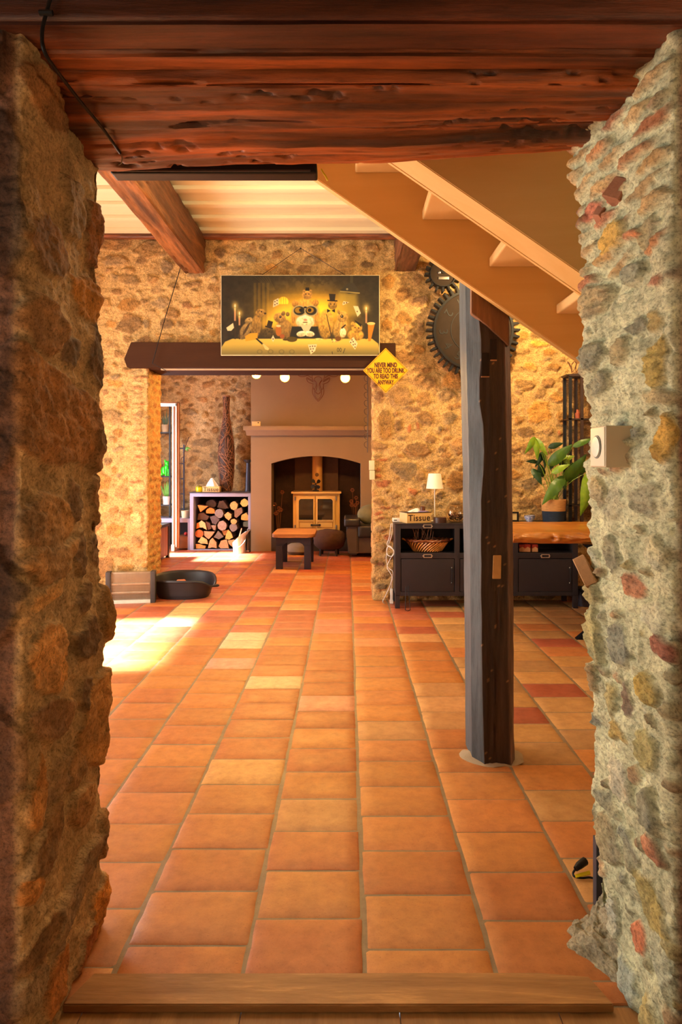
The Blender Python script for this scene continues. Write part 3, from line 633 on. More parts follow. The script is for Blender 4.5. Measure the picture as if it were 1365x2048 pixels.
# ------------------------------------------------------------------ timbers
def attr_wood(name, axis='X', rough=.42, bump=.5, sc=30):
    st = {'X': (.10, 1, 1), 'Y': (1, .10, 1), 'Z': (1, 1, .10)}[axis]
    return attr_mat(name, rough=rough, bump=bump, bscale=sc, var=.5, vscale=sc * .6, dist=.01, spec=.5, stretch=st, pits=False, grain=.35)
def timber(name, x0, x1, y0, y1, z0, z1, base, dark, seed, m, rough=1.0, sag=None, step=.006, axis='X', holes=True, cracks=1.0, parent=None):
    """squared log along an axis, grid wrapped round its section, with checks, knots and worm-eaten pits"""
    if axis == 'X': L0, L1, a0, a1 = x0, x1, y0, y1
    else: L0, L1, a0, a1 = y0, y1, x0, x1
    r = .012
    sec = []   # section loop: up the front, over the top, down the back, along the bottom
    def seg(p, q, fine):
        n = max(2, int(math.dist(p, q) / (step if fine else .04))); return [(p[0] + (q[0] - p[0]) * i / n, p[1] + (q[1] - p[1]) * i / n) for i in range(n)]
    A, B, C_, D = (a0, z0), (a1, z0), (a1, z1), (a0, z1)
    loop = seg(A, B, True) + seg(B, C_, axis == 'Y') + seg(C_, D, False) + seg(D, A, True); loop.append(loop[0])
    loop = np.array(loop)
    seglen = np.concatenate([[0], np.cumsum(np.linalg.norm(np.diff(loop, axis=0), axis=1))])
    cx, cz = (a0 + a1) / 2, (z0 + z1) / 2
    # outward normal of each loop point, rounded at the corners
    nx = np.clip((loop[:, 0] - cx) / ((a1 - a0) / 2), -1, 1); nz = np.clip((loop[:, 1] - cz) / ((z1 - z0) / 2), -1, 1)
    nx = np.sign(nx) * np.abs(nx) ** 14; nz = np.sign(nz) * np.abs(nz) ** 14; nn = np.sqrt(nx ** 2 + nz ** 2) + 1e-6; cor = sstep(1.0, 1.4, nn); nx /= nn; nz /= nn
    L = np.arange(L0, L1 + step * 2, step * 2)
    LL, Sg = np.meshgrid(L, seglen, indexing='ij')
    per = seglen[-1]; th_ = Sg / per * 2 * PI; ra = per / (2 * PI)
    q1, q2 = np.cos(th_) * ra, np.sin(th_) * ra
    wave = .35 * fbm(LL * 1.3, Sg * 3, 3, seed + 1)
    s2 = Sg + .03 * wave
    h = .010 * rough * fbm(LL * 1.5 + 5, s2 * 14, 4, seed) + .004 * rough * fbm(LL * 6, s2 * 60, 3, seed + 2)
    cr = np.abs(fbm(LL * .55, s2 * 16, 3, seed + 4)); cmask = np.clip(1 - cr / .045, 0, 1) * sstep(-.15, .25, fbm(LL * .9, s2 * 7, 2, seed + 6))
    h = h - .022 * rough * cracks * cmask
    pit = fbm(LL * 26, s2 * 60, 2, seed + 9) if holes else np.zeros_like(LL)
    pmask = sstep(.34, .5, pit) * sstep(-.15, .15, fbm(LL * 2, s2 * 6, 2, seed + 12))
    h = h - .010 * pmask - cor[None, :] * r
    h[:, -1] = h[:, 0]
    X = LL; Aa = loop[None, :, 0] + nx[None] * h; Zz = loop[None, :, 1] + nz[None] * h
    if sag is not None: Zz = Zz + sag(LL, (loop[None, :, 0] - a0) / (a1 - a0)) * (loop[None, :, 1] < z1 - .02)
    P = np.stack([X, Aa, Zz], -1) if axis == 'X' else np.stack([Aa, X, Zz], -1)
    b = np.array(lin(base)); d = np.array(lin(dark))
    g = sstep(-.5, .5, fbm(LL * 1.2, s2 * 26, 4, seed + 14))[..., None]
    g2 = sstep(-.35, .35, fbm(LL * 1.8 + 9, s2 * 5, 3, seed + 15))[..., None]
    col = b * g + d * (1 - g); col = col * (.72 + .5 * g2)
    col = col * (1 - .45 * pmask[..., None])
    # close the ends
    P = np.concatenate([P[:1] * 0 + P[:1].mean(1, keepdims=True), P, P[-1:] * 0 + P[-1:].mean(1, keepdims=True)], 0)
    col = np.concatenate([col[:1], col, col[-1:]], 0)
    return grid_object(name, P, col, m, parent=parent, smooth=60)
WLX = attr_wood('stained_timber_x', 'X', .38, .55, 34); WLY = attr_wood('stained_timber_y', 'Y', .5, .4, 34); WLZ = attr_wood('painted_timber_z', 'Z', .62, .4, 30)
def beam(name, label, *a, group=None, **k):
    o = timber(name, *a, **k); return tag(o, label, 'beam', group)
beam('lintel_beam', 'dark smooth timber lintel board facing the camera along the top of the opening', -1.0, 1.35, 1.462, 1.560, 2.292, 2.62, (104, 52, 30), (66, 32, 20), 3, WLX, rough=.25, holes=False, cracks=.4)
beam('lintel_beam', 'narrow red-brown stained lintel timber just behind the dark front board', -.95, .95, 1.566, 1.632, 2.285, 2.6, (154, 80, 40), (92, 48, 26), 5, WLX, rough=.5, holes=False, cracks=.5)
def sag1(LL, t):
    # the underside is lowest at the far edge and droops towards the right
    e = np.interp(LL, [-.75, -.3, 0.1, .35, .66], [-.035, -.012, -.012, .006, .028])
    steps = -.010 * sstep(.20, .22, t) + .008 * sstep(.42, .44, t) - .012 * sstep(.62, .64, t)
    return e * np.clip(t, 0, 1) + steps
beam('lintel_beam', 'widest lintel timber, red-brown and worm-eaten with long cracks, over the opening', -.95, .95, 1.636, 2.02, 2.250, 2.6, (166, 86, 40), (84, 44, 22), 8, WLX, rough=1.25, sag=sag1, step=.005, cracks=1.3)
RB = (140, 86, 44); RBd = (98, 56, 30)
beam('ceiling_beam', 'long brown ceiling beam crossing the left half of the main room', ax(370, WY), ax(411, WY), 2.0, 6.69, 3.20, 3.58, RB, RBd, 12, WLY, rough=1.1, axis='Y', holes=False, cracks=.5, step=.01, group=None,
     sag=None)
beam('ceiling_beam', 'brown ceiling beam whose end shows right of the animal picture under the stair', ax(790, WY), ax(832, WY), 2.0, 6.69, 3.225, 3.58, (120, 74, 46), (84, 50, 32), 14, WLY, rough=1.0, axis='Y', holes=False, cracks=.5, step=.01)
beam('wall_plate_beam', 'thin red-brown wall plate where the cream ceiling meets the stone wall', -3.3, 4.1, 6.585, 6.675, 3.525, 3.585, (140, 78, 44), (104, 58, 34), 16, WLX, rough=.5, holes=False, cracks=.2, step=.012)
# dark lintel over the passage to the back room (three pieces: front board, plaster joint, back timber)
lt = thing('passage_lintel', 'dark brown timber lintel with slanted left end over the passage to the fireplace room', 'lintel', ((-1.96 + .26) / 2, 6.6, 2.27))
lx, lz = (-1.96 + .26) / 2, 2.27
BROWNP = mat('brown_paint', (62, 38, 24), .8, spec=.12, var=.12, scale=8, bump=.2, bscale=30, stretch=(.1, 1, 1))
x0 = ax(250, 6.6) - lx
MB().prism([(ax(262, 6.6) - lx, az(684, 6.6) - lz), (ax(792, 6.6) - lx, az(686, 6.6) - lz), (ax(792, 6.6) - lx, 0), (ax(254, 6.6) - lx, 0), (ax(248, 6.6) - lx, az(718, 6.6) - lz)], 0, .09, 'XZ', .004).build('front_board', BROWNP, lt)
MB().box(ax(322, 6.69) - lx, ax(750, 6.69) - lx, .09, .115, -.012, .02).jitter(.002, 40).build('mortar_joint', PLASTER, lt)
MB().box(-1.96 - .1 - lx, .26 + .1 - lx, .115, .57, -.005, .26, .006).build('rear_timber', BROWNP, lt)
# ------------------------------------------------------------------ post
def build_post():
    x_, y_ = ax(990, 3.06), 3.15
    rt = thing('timber_post', 'tall brown timber post with a daylight-blue tint painted on its left side standing on the tiled floor', 'post', (x_, y_, 0))
    s = 3.05 / FPX
    zt = 2.42
    zs = np.arange(0, zt + .001, .008)
    # section corner tracks in photo pixels along the height: left edge, front-left arris, front-right arris, right edge
    py = VY - (zs - EYE) * FPX / 3.05
    K = [440, 620, 680, 720, 760, 810, 850, 900, 950, 1000, 1060, 1150, 1300, 1450, 1540]
    xl = np.interp(py, K, [931, 932, 933, 934, 935, 936, 937, 938, 939, 939, 940, 941, 943, 944, 945])
    xm = np.interp(py, K, [944, 956, 963, 963, 960, 960, 967, 969, 967, 963, 963, 963, 965, 967, 970])
    xr = np.interp(py, K, [1010, 1010, 1010, 1011, 1012, 1013, 1014, 1014, 1015, 1016, 1017, 1018, 1019, 1021, 1023])
    xe = np.interp(py, K, [1018, 1018, 1020, 1021, 1022, 1023, 1024, 1024, 1025, 1025, 1026, 1027, 1028, 1028, 1031])
    def X(p, Y): return (p - VX) * Y / FPX - x_
    Yl, Ym, Yr, Ye, Yb = 3.10, 3.04, 3.04, 3.07, 3.27
    ring = []
    for (pa, Ya, pb, Yb_, n) in ((xl, Yl, xm, Ym, 9), (xm, Ym, xr, Yr, 14), (xr, Yr, xe, Ye, 5)):
        for i in range(n):
            t = i / n; ring.append((X(pa, Ya) * (1 - t) + X(pb, Yb_) * t, np.full_like(zs, Ya * (1 - t) + Yb_ * t - y_)))
    kinds = [0] * 9 + [1] * 14 + [2] * 5
    ring.append((X(xe, Ye), np.full_like(zs, Ye - y_))); kinds.append(2)
    ring.append((X(xe, Ye) + 0 * zs, np.full_like(zs, Yb - y_))); kinds.append(1)
    ring.append((X(xl, Yl), np.full_like(zs, Yb - y_))); kinds.append(0)
    ring.append((X(xl, Yl), np.full_like(zs, Yl - y_))); kinds.append(0)
    PX = np.stack([r[0] for r in ring], 1); PY = np.stack([r[1] for r in ring], 1); Z = np.repeat(zs[:, None], PX.shape[1], 1)
    nn = fbm(Z * 3, PX * 60 + PY * 40, 3, 5) * .004
    cr = np.clip(1 - np.abs(PX - (0.0 + .012 * fbm(Z * 3, Z * 0, 2, 3)) ) / .003, 0, 1) * ((Z < .78) & (np.array(kinds)[None] == 1))
    PY = PY + nn + .008 * cr
    PX = PX + .002 * fbm(Z * 9, PY * 30, 3, 6)
    blue = np.array(lin((66, 74, 78))); dk = np.array(lin((58, 42, 32))); rb = np.array(lin((104, 78, 66)))  # daylight tint of the left side and lit right edge put into the colour
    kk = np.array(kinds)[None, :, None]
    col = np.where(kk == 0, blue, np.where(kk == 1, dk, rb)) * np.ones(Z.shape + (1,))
    speck = fbm(Z * 130, PX * 130 + PY * 90, 2, 15)
    col = np.where((speck > .72)[..., None] & (kk == 1), np.array(lin((150, 110, 70))), col)
    col = col * (1 + .22 * fbm(Z * 5, PX * 70, 3, 11)[..., None])
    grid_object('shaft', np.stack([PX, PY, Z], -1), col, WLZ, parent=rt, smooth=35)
    MB().box(X(xl[-1], Yl), X(xe[-1], Ye), Yl - y_ - .03, Yb - y_, zt - .01, zt).build('shaft_top', BROWNP, rt)
    # bare wood scarf piece at the head, the mortises and the pale patch
    bw = wood('bare_scarf', (104, 66, 36), (150, 102, 60), 'Z', .6, 8, .4)
    def L(px, py_, Y): return (X(px, Y), az(py_, Y))
    MB().prism([L(944, 540, 3.02), L(1019, 540, 3.02), L(1019, 692, 3.02), L(1012, 684, 3.02), L(975, 650, 3.02), L(944, 626, 3.02)], 3.02 - y_, 3.06 - y_, 'XZ', .003).build('scarf_piece', bw, rt)
    blk = mat('mortise_shadow_wood', (34, 22, 16), .8, bump=.3)  # dark blocks: the shade inside the mortises put into the colour
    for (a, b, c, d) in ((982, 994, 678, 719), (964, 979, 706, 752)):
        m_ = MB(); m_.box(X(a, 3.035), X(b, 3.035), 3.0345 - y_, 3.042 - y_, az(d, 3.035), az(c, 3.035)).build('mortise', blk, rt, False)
        MB().box(X(a, 3.03) - .001, X(b, 3.03) + .002, 3.032 - y_, 3.042 - y_, az(d + 2.5, 3.03), az(d, 3.03), .001).build('mortise_lip', mat('chipped_wood', (176, 130, 90), .7), rt)
    MB().prism([L(988, 1111, 3.03), L(1004, 1111, 3.03), L(1003, 1158, 3.03), L(986, 1158, 3.03)], 3.033 - y_, 3.042 - y_, 'XZ', .0015).build('filled_mortise', mat('pale_filler', (204, 162, 104), .8, bump=.3), rt)
    MB().lathe([(.15, 0), (.14, .006), (.10, .012)], 24, (0.0, -.02, 0), 1, .75).jitter(.006, 30).build('mortar_collar', mat('collar_mortar', (168, 150, 124), .9, bump=.4), rt)
build_post()

# ------------------------------------------------------------------ stair (open treads between two stringers)
def build_stair():
    K = 1548 / FPX; sl = .69
    Y1, Y2, Y3, Y4 = 2.211, 2.369, 2.954, 3.0
    rt = thing('wooden_staircase', 'pale beech open staircase descending to the right under the stone opening', 'staircase', (3.4, 2.6, 0))
    B1 = wood('beech_stringer', (214, 166, 94), (232, 192, 126), 'X', .42, 3.2, .05, fine=.35); B2 = wood('beech_tread', (222, 178, 112), (238, 204, 144), 'Y', .42, 3.5, .05, fine=.35)
    ox, oy = 3.4, 2.6
    def zb(x): return EYE + K - sl * x
    def strg(name, ya, yb, x0, x1, h):
        MB().prism([(x0 - ox, zb(x0)), (x1 - ox, max(zb(x1), 0)), (x1 - ox, zb(x1) + h), (x0 - ox, zb(x0) + h)], ya - oy, yb - oy, 'XZ', .003).build(name, B1, rt)
    strg('near_stringer', Y1, Y2 - .022, -1.6, 3.55, .42)
    strg('near_stringer_lining', Y2 - .021, Y2, -1.6, 3.55, .36)
    strg('far_stringer', Y3, Y4, -1.6, 3.55, .40)
    for k in range(-6, 12):
        x = .3246 + .290 * k; z = 2.3996 - .2035 * k
        if z < .05 or z > 3.5: continue
        MB().box(x - ox, x - ox + .30, Y2 - oy, Y3 - oy, z, z + .042, .010, seg=3).build('tread', B2, rt)
build_stair()

# black bar under the lintel, cable, tag
BLK = mat('black_plastic', (22, 20, 20), .45, var=.1, spec=.3); BLKM = mat('black_metal', (30, 30, 34), .45, .3, var=.15); DARKM = mat('anthracite_metal', (50, 44, 48), .42, .2, var=.12, scale=6)
xa, xb = -.71, ax(635, 2.06)
br = thing('black_bar', 'long black bar fixed under the back edge of the worm-eaten lintel', 'bar', ((xa + xb) / 2, 2.07, 2.20))
w2 = (xb - xa) / 2
MB().box(-w2, w2, -.03, .03, az(352, 2.06) - 2.20, az(330, 2.06) - 2.20, .010, seg=3).build('housing', BLK, br)
MB().box(-w2 + .02, w2 - .02, -.034, -.029, az(349, 2.06) - 2.20, az(346, 2.06) - 2.20).build('seam_strip', mat('seam_black', (58, 50, 46), .4), br)
cp = [at(103, -10, 1.45), at(92, 28, 1.45), at(84, 60, 1.45), at(90, 98, 1.455), at(118, 140, 1.53), at(160, 195, 1.645), at(205, 250, 1.775), at(240, 300, 1.90)]
cp = [Vector(p) for p in cp]
for p in cp[2:]: p.z -= .008
cp = [p - cp[0] for p in cp]; c0 = Vector(at(103, -10, 1.45))
def smooth_pts(pts, n=6):
    pts = [Vector(p) for p in pts]; out = []
    for i in range(len(pts) - 1):
        p0, p1, p2, p3 = pts[max(i - 1, 0)], pts[i], pts[i + 1], pts[min(i + 2, len(pts) - 1)]
        for k in range(n):
            t = k / n; out.append(.5 * ((2 * p1) + (p2 - p0) * t + (2 * p0 - 5 * p1 + 4 * p2 - p3) * t * t + (3 * p1 - p0 - 3 * p2 + p3) * t ** 3))
    out.append(pts[-1]); return out
cb_ = tag(MB().tube(smooth_pts(cp), .0042, 8).build('black_cable', BLK, None, loc=c0), 'black cable running down the left corner of the red-brown lintel timbers', 'cable')
MB().tube([p * 1 for p in [cp[1] + Vector((-.012, -.004, 0)), cp[1] + Vector((.016, -.004, 0))]], .006, 8).build('cable_tie', BLK, cb_)
MB().tube(smooth_pts([cp[-1], cp[-1] + Vector((.006, 0, -.012)), cp[-1] + Vector((.004, 0, -.028)), cp[-1] + Vector((-.004, 0, -.034))], 4), .0016, 6).build('wire_hook', mat('steel_wire', (170, 160, 140), .4, .8), cb_)
yt = at(643, 338, 2.09)
tag(MB().tube(smooth_pts([(0, 0, 0), (.006, 0, -.012), (.013, 0, -.022), (.020, 0, -.036)], 4), [.003] * 12 + [.0015], 6).build('yellow_strap', mat('yellow_plastic', (226, 196, 40), .4), None, loc=yt), 'short yellow strap end hanging from the right tip of the black bar', 'strap')

# ------------------------------------------------------------------ painting on the far wall
def paint_picture():
    W, H = 640, 324
    yy, xx = np.mgrid[0:H, 0:W]; X = xx / W * 1300; Y = yy / H * 655      # picture units: 1300 x 655
    img = np.zeros((H, W, 3)); base = np.array((44, 38, 26.0)); img[:] = base
    def blend(m, c): nonlocal img; img = img * (1 - m[..., None]) + np.array(c, float) * m[..., None]
    def add(m, c): nonlocal img; img = np.clip(img + m[..., None] * np.array(c, float), 0, 255)
    def gauss(cx, cy, sx, sy): return np.exp(-((X - cx) / sx) ** 2 - ((Y - cy) / sy) ** 2)
    def ell(cx, cy, rx, ry, rot=0, soft=.10):
        a = math.radians(rot); dx, dy = X - cx, Y - cy; u = (dx * math.cos(a) + dy * math.sin(a)) / rx; v = (-dx * math.sin(a) + dy * math.cos(a)) / ry
        return 1 - sstep(1 - soft, 1 + soft, np.sqrt(u * u + v * v))
    def poly(pts, soft=2.0):
        m = np.ones_like(X); n = len(pts); area_ = sum(pts[i][0] * pts[(i + 1) % n][1] - pts[(i + 1) % n][0] * pts[i][1] for i in range(n))
        sgn = 1 if area_ > 0 else -1
        for i in range(n):
            (x1, y1), (x2, y2) = pts[i], pts[(i + 1) % n]; d = sgn * ((x2 - x1) * (Y - y1) - (y2 - y1) * (X - x1)) / math.hypot(x2 - x1, y2 - y1)
            m = np.minimum(m, sstep(-soft, soft, d))
        return m
    tex = fbm(X / 30, Y / 30, 5, 3); fur = fbm(X / 9, Y / 16, 4, 9)
    # dim room with beams and panels
    img = img * (1 + .3 * tex[..., None])
    for a in (265, 300, 335, 372): blend(poly([(a, 60), (a + 22, 60), (a + 20, 470), (a + 2, 470)]) * .35, (120, 96, 30))
    blend(poly([(400, 150), (1020, 150), (1060, 420), (380, 420)]) * .30, (96, 78, 30))
    for a in range(6): blend(poly([(270 + a * 22, 10), (276 + a * 22, 10), (404 + a * 8, 120), (398 + a * 8, 120)]) * .4, (96, 84, 44))
    blend(gauss(720, 60, 200, 40) * .3 * (tex > 0), (110, 98, 60))
    # window
    w_ = ell(510, 215, 42, 40) * (Y < 235); blend(w_ * .8, (214, 168, 50))
    for q in (490, 510, 530): blend((np.abs(X - q) < 2) * w_, (120, 84, 20))
    # glow behind the animals
    add(gauss(690, 270, 330, 170), (190, 140, 10)); add(gauss(500, 330, 130, 90), (110, 90, 30)); add(gauss(860, 280, 150, 100), (120, 90, 20)); add(gauss(400, 400, 80, 60), (120, 90, 20)); add(gauss(1030, 430, 100, 90), (80, 60, 10))
    # hanging lamp with its cone of light
    blend(poly([(970, 140), (1110, 150), (1130, 330), (930, 330)], 30) * .55, (226, 196, 70))
    blend((np.abs(X - 1072) < 12) * (Y < 70) * 1.0, (70, 64, 40)); blend(poly([(1050, 60), (1090, 60), (1140, 140), (1050, 150), (975, 125)], 4), (60, 54, 38)); blend(ell(1035, 112, 9, 9), (150, 140, 100)); blend(poly([(975, 125), (1140, 140), (1138, 150), (975, 134)]), (170, 150, 80))
    # table with its cloth
    tb = poly([(0, 655), (0, 590), (30, 545), (90, 520), (1240, 520), (1290, 560), (1300, 600), (1300, 655)], 4)
    blend(tb, (206, 176, 72)); blend(tb * sstep(560, 655, Y), (132, 118, 62)); add(tb * gauss(700, 530, 420, 40), (50, 46, 20))
    for (a, b, t) in ((290, 340, 20), (380, 430, 10), (470, 520, 0), (560, 600, 5)): blend(ell((a + b) / 2, 628, 24, 20) * (1 - ell((a + b) / 2, 628, 14, 12)) * .35, (90, 80, 40))
    def animal(parts, c):
        for (cx, cy, rx, ry, rot, k) in parts:
            m = ell(cx, cy, rx, ry, rot, .14); a = math.radians(rot)
            shade = 1 + .35 * fur + .25 * np.clip((cy - Y) / (ry + 1), -1, 1)
            img_c = np.array(c)[None, None] * k * shade[..., None]
            nonlocal_img(m, img_c)
    def nonlocal_img(m, c):
        nonlocal img; img = img * (1 - m[..., None]) + np.clip(c, 0, 255) * m[..., None]
    DK = (20, 16, 12)
    # two at left: chipmunk and a taller ground squirrel
    animal([(285, 420, 42, 100, 8, .9), (320, 310, 42, 34, -15, 1.0), (305, 288, 12, 12, 0, .8)], (176, 134, 60)); blend(ell(330, 298, 6, 6), DK); blend(ell(360, 312, 10, 8), (70, 50, 24))
    animal([(195, 455, 40, 78, 30, .8), (225, 370, 34, 24, -25, 1.0)], (190, 154, 84)); blend(ell(205, 440, 10, 60, 30) * .8, (60, 44, 24)); blend(ell(228, 362, 4, 4), DK)
    # small rodent in a top hat
    animal([(380, 470, 56, 38, 0, .6)], (140, 112, 56)); blend(poly([(385, 368), (425, 380), (412, 430), (372, 415)]), (52, 40, 22)); blend(poly([(362, 412), (425, 432), (422, 442), (360, 424)]), (40, 30, 18)); blend(ell(362, 455, 4, 4), DK); blend(ell(392, 460, 4, 4), DK)
    # mouse
    animal([(520, 440, 62, 84, -12, .85), (480, 348, 50, 42, 15, 1.0), (510, 312, 16, 20, 20, .8), (545, 318, 16, 18, 0, .75)], (186, 142, 66)); blend(ell(485, 340, 10, 10), DK); blend(ell(483, 338, 3, 3), (220, 200, 120))
    # large hamster in goggles and waistcoat with a small one on its head
    animal([(690, 330, 118, 140, 0, 1.0), (605, 230, 26, 28, 0, .9), (775, 225, 26, 28, 0, .9)], (224, 160, 62)); animal([(690, 380, 76, 60, 0, 1.15)], (236, 212, 150))
    blend(poly([(580, 420), (800, 420), (840, 512), (560, 512)], 6), (36, 34, 26)); blend(poly([(650, 410), (745, 410), (700, 500)], 3), (230, 216, 160))
    for gx in (642, 738):
        blend(ell(gx, 290, 56, 46, 0, .06), (190, 176, 116)); blend(ell(gx, 290, 46, 36, 0, .06), (44, 40, 22)); blend(ell(gx - 8, 285, 30, 24, 0, .1), (168, 128, 28)); blend(ell(gx + (12 if gx < 690 else -12), 285, 15, 15), DK)
    blend(ell(690, 262, 14, 8), (30, 26, 20)); blend(ell(690, 365, 14, 9), (230, 150, 120)); blend(ell(690, 385, 22, 4), (120, 90, 60))
    for gx in (660, 725): animal([(gx, 480, 42, 24, -8 if gx < 690 else 8, 1.2)], (236, 208, 150))
    for gx in (640, 655, 670, 715, 730, 745): blend((np.abs(X - gx) < 1.6) * (np.abs(Y - 488) < 14) * 1.0, (150, 110, 70))
    animal([(706, 158, 42, 38, 0, 1.0), (680, 128, 11, 12, 0, .9), (735, 128, 11, 12, 0, .9)], (216, 160, 70)); blend(ell(694, 152, 5, 5), DK); blend(ell(720, 152, 5, 5), DK); blend(poly([(693, 98), (722, 98), (724, 126), (691, 126)]), (30, 26, 20))
    # standing animal with hat, bow tie and cane
    animal([(860, 400, 62, 120, 4, 1.0), (915, 240, 38, 40, 0, .85)], (214, 164, 62)); blend(poly([(885, 150), (940, 152), (934, 205), (892, 203)]), (44, 34, 22)); blend(poly([(872, 200), (955, 204), (955, 214), (872, 210)]), (34, 26, 18)); blend(ell(900, 235, 5, 5), DK); blend(ell(930, 235, 5, 5), DK)
    blend(poly([(870, 275), (900, 290), (870, 305)]), DK); blend(poly([(935, 275), (905, 290), (935, 305)]), DK); blend(poly([(862, 320), (868, 318), (920, 548), (912, 550)]), (70, 50, 26)); animal([(800, 525, 34, 9, 0, 1.2), (935, 540, 30, 9, 0, 1.2)], (220, 180, 100))
    # squirrel
    animal([(980, 440, 58, 90, 10, .95), (995, 338, 46, 46, 0, 1.0), (965, 300, 10, 22, -20, .8)], (206, 160, 70)); blend(ell(992, 335, 13, 13), (40, 28, 14)); blend(ell(990, 333, 4, 4), (230, 210, 140)); animal([(1000, 470, 26, 40, 0, 1.2)], (236, 212, 150)); blend(poly([(985, 430), (1020, 400), (1026, 408), (992, 440)]), (50, 36, 20))
    # small mouse in beret
    animal([(1105, 490, 66, 46, 0, .95), (1115, 430, 44, 42, 0, 1.0), (1080, 400, 16, 20, 0, .9)], (226, 170, 62)); blend(poly([(1095, 365), (1155, 400), (1150, 425), (1105, 385)], 3), (34, 30, 20)); blend(ell(1100, 428, 5, 5), DK); blend(ell(1130, 432, 5, 5), DK)
    # candles, cards, glasses, cheese, bottle, knife
    for (cx, y0, y1) in ((112, 268, 372), (148, 330, 410), (1192, 290, 392)):
        blend((np.abs(X - cx) < 7) * (Y > y0) * (Y < y1) * 1.0, (196, 142, 92)); blend((np.abs(X - cx) < 4) * (Y > y1) * (Y < 525) * 1.0, (60, 44, 26))
        add(gauss(cx, y0 - 20, 26, 34), (150, 130, 60)); blend(ell(cx, y0 - 18, 5, 15), (255, 250, 190))
    def card(pts, dots, c=(236, 222, 166)):
        blend(poly(pts), c)
        for (x, y) in dots: blend(ell(x, y, 5, 6), (110, 50, 24))
    card([(430, 205), (470, 185), (472, 240), (424, 262)], [(440, 215), (458, 205), (440, 240), (458, 230)]); card([(40, 430), (96, 390), (104, 430), (80, 455), (50, 455)], []); card([(1085, 250), (1125, 252), (1148, 310), (1120, 340)], [(1118, 296)])
    card([(995, 235), (1005, 210), (1052, 220), (1000, 245)], [(1010, 226), (1030, 224)]); card([(712, 568), (786, 565), (772, 620), (735, 650)], [(730, 585), (750, 582), (770, 582), (735, 605), (755, 603), (748, 625)]); card([(1050, 545), (1086, 505), (1122, 560), (1100, 610)], [(1075, 530), (1065, 552), (1085, 545), (1100, 565), (1085, 570), (1100, 590)])
    card([(410, 520), (425, 490), (440, 520), (425, 548)], [(425, 522)])
    blend(poly([(195, 500), (235, 475), (298, 472), (296, 525), (198, 542)], 3), (228, 164, 40)); blend(ell(470, 455, 24, 44), (190, 110, 34)); blend(ell(470, 415, 20, 10), (240, 220, 150)); blend(ell(500, 500, 20, 18), (170, 90, 40))
    blend(ell(580, 525, 44, 22), (90, 72, 14)); blend(ell(530, 528, 26, 8), (80, 60, 16)); blend(poly([(280, 520), (292, 516), (345, 560), (335, 570)]), (24, 22, 18)); blend(poly([(335, 560), (350, 562), (392, 600), (386, 615), (360, 608)], 3), (226, 206, 120))
    blend(poly([(1205, 390), (1262, 400), (1228, 540), (1208, 540)], 3), (206, 128, 26)); blend(ell(1232, 395, 34, 12), (236, 206, 120)); blend(ell(960, 520, 24, 20), (120, 76, 24))
    for gx in (960, 980): blend(ell(gx, 612, 9, 17) * (1 - ell(gx, 612, 5, 12)), (60, 56, 36))
    blend((np.abs(X - 912 - (Y - 630) * .1) < 3) * (Y > 625) * (Y < 648) * 1.0, (60, 56, 36)); blend((np.abs(X - 1010 + (Y - 620) * .4) < 3) * (Y > 600) * (Y < 640) * 1.0, (60, 56, 36))
    return np.clip(img * .86, 3, 250) / 255.0
def build_picture():
    img = paint_picture(); H, W = img.shape[:2]
    lincol = np.where(img <= .04045, img / 12.92, ((img + .055) / 1.055) ** 2.4)
    Yp = 6.55; x0, x1, z1, z0 = ax(442, Yp), ax(760, Yp), az(550, Yp), az(711, Yp)
    cx = (x0 + x1) / 2
    rt = thing('canvas_picture', 'wide canvas print of dressed-up small animals at a candlelit table above the dark lintel', 'picture', (cx, Yp, z0))
    hw, hh = (x1 - x0) / 2, z1 - z0
    MB().box(-hw, hw, 0, .02, 0, hh, .002).build('canvas_edge', mat('canvas_white', (214, 196, 152), .8), rt)
    gx = np.linspace(-hw + .006, hw - .006, W); gz = np.linspace(hh - .006, .006, H)
    GX, GZ = np.meshgrid(gx, gz, indexing='ij')
    nt_m = attr_mat('canvas_print', rough=.6, bump=.05, bscale=300, var=.02, vscale=200, pits=False)
    grid_object('printed_picture', np.stack([GX, np.full_like(GX, -.002), GZ], -1), lincol.transpose(1, 0, 2), nt_m, parent=rt)
    n = at(602, 498, 6.62); n = (n[0] - cx, .05, n[2] - z0)
    MB().tube([(ax(523, Yp) - cx, .012, hh), n, (ax(692, Yp) - cx, .012, hh)], .0028, 6).build('hanging_cord', BLK, rt)
    MB().ball(n, .008).build('nail', BLKM, rt)
build_picture()
# thin cord from the ceiling beam to the lintel corner
a, b, c = at(361, 536, 6.5), at(305, 727, 6.56), at(340, 745, 6.56)
tag(MB().tube([Vector(p) - Vector(b) for p in (a, (b[0] + (a[0] - b[0]) * .5, 6.52, (a[2] + b[2]) / 2 + .01), b, c)], .004, 6).build('thin_cord', BLK, None, loc=b), 'thin dark cord running from the left ceiling beam down across the passage lintel', 'cord')

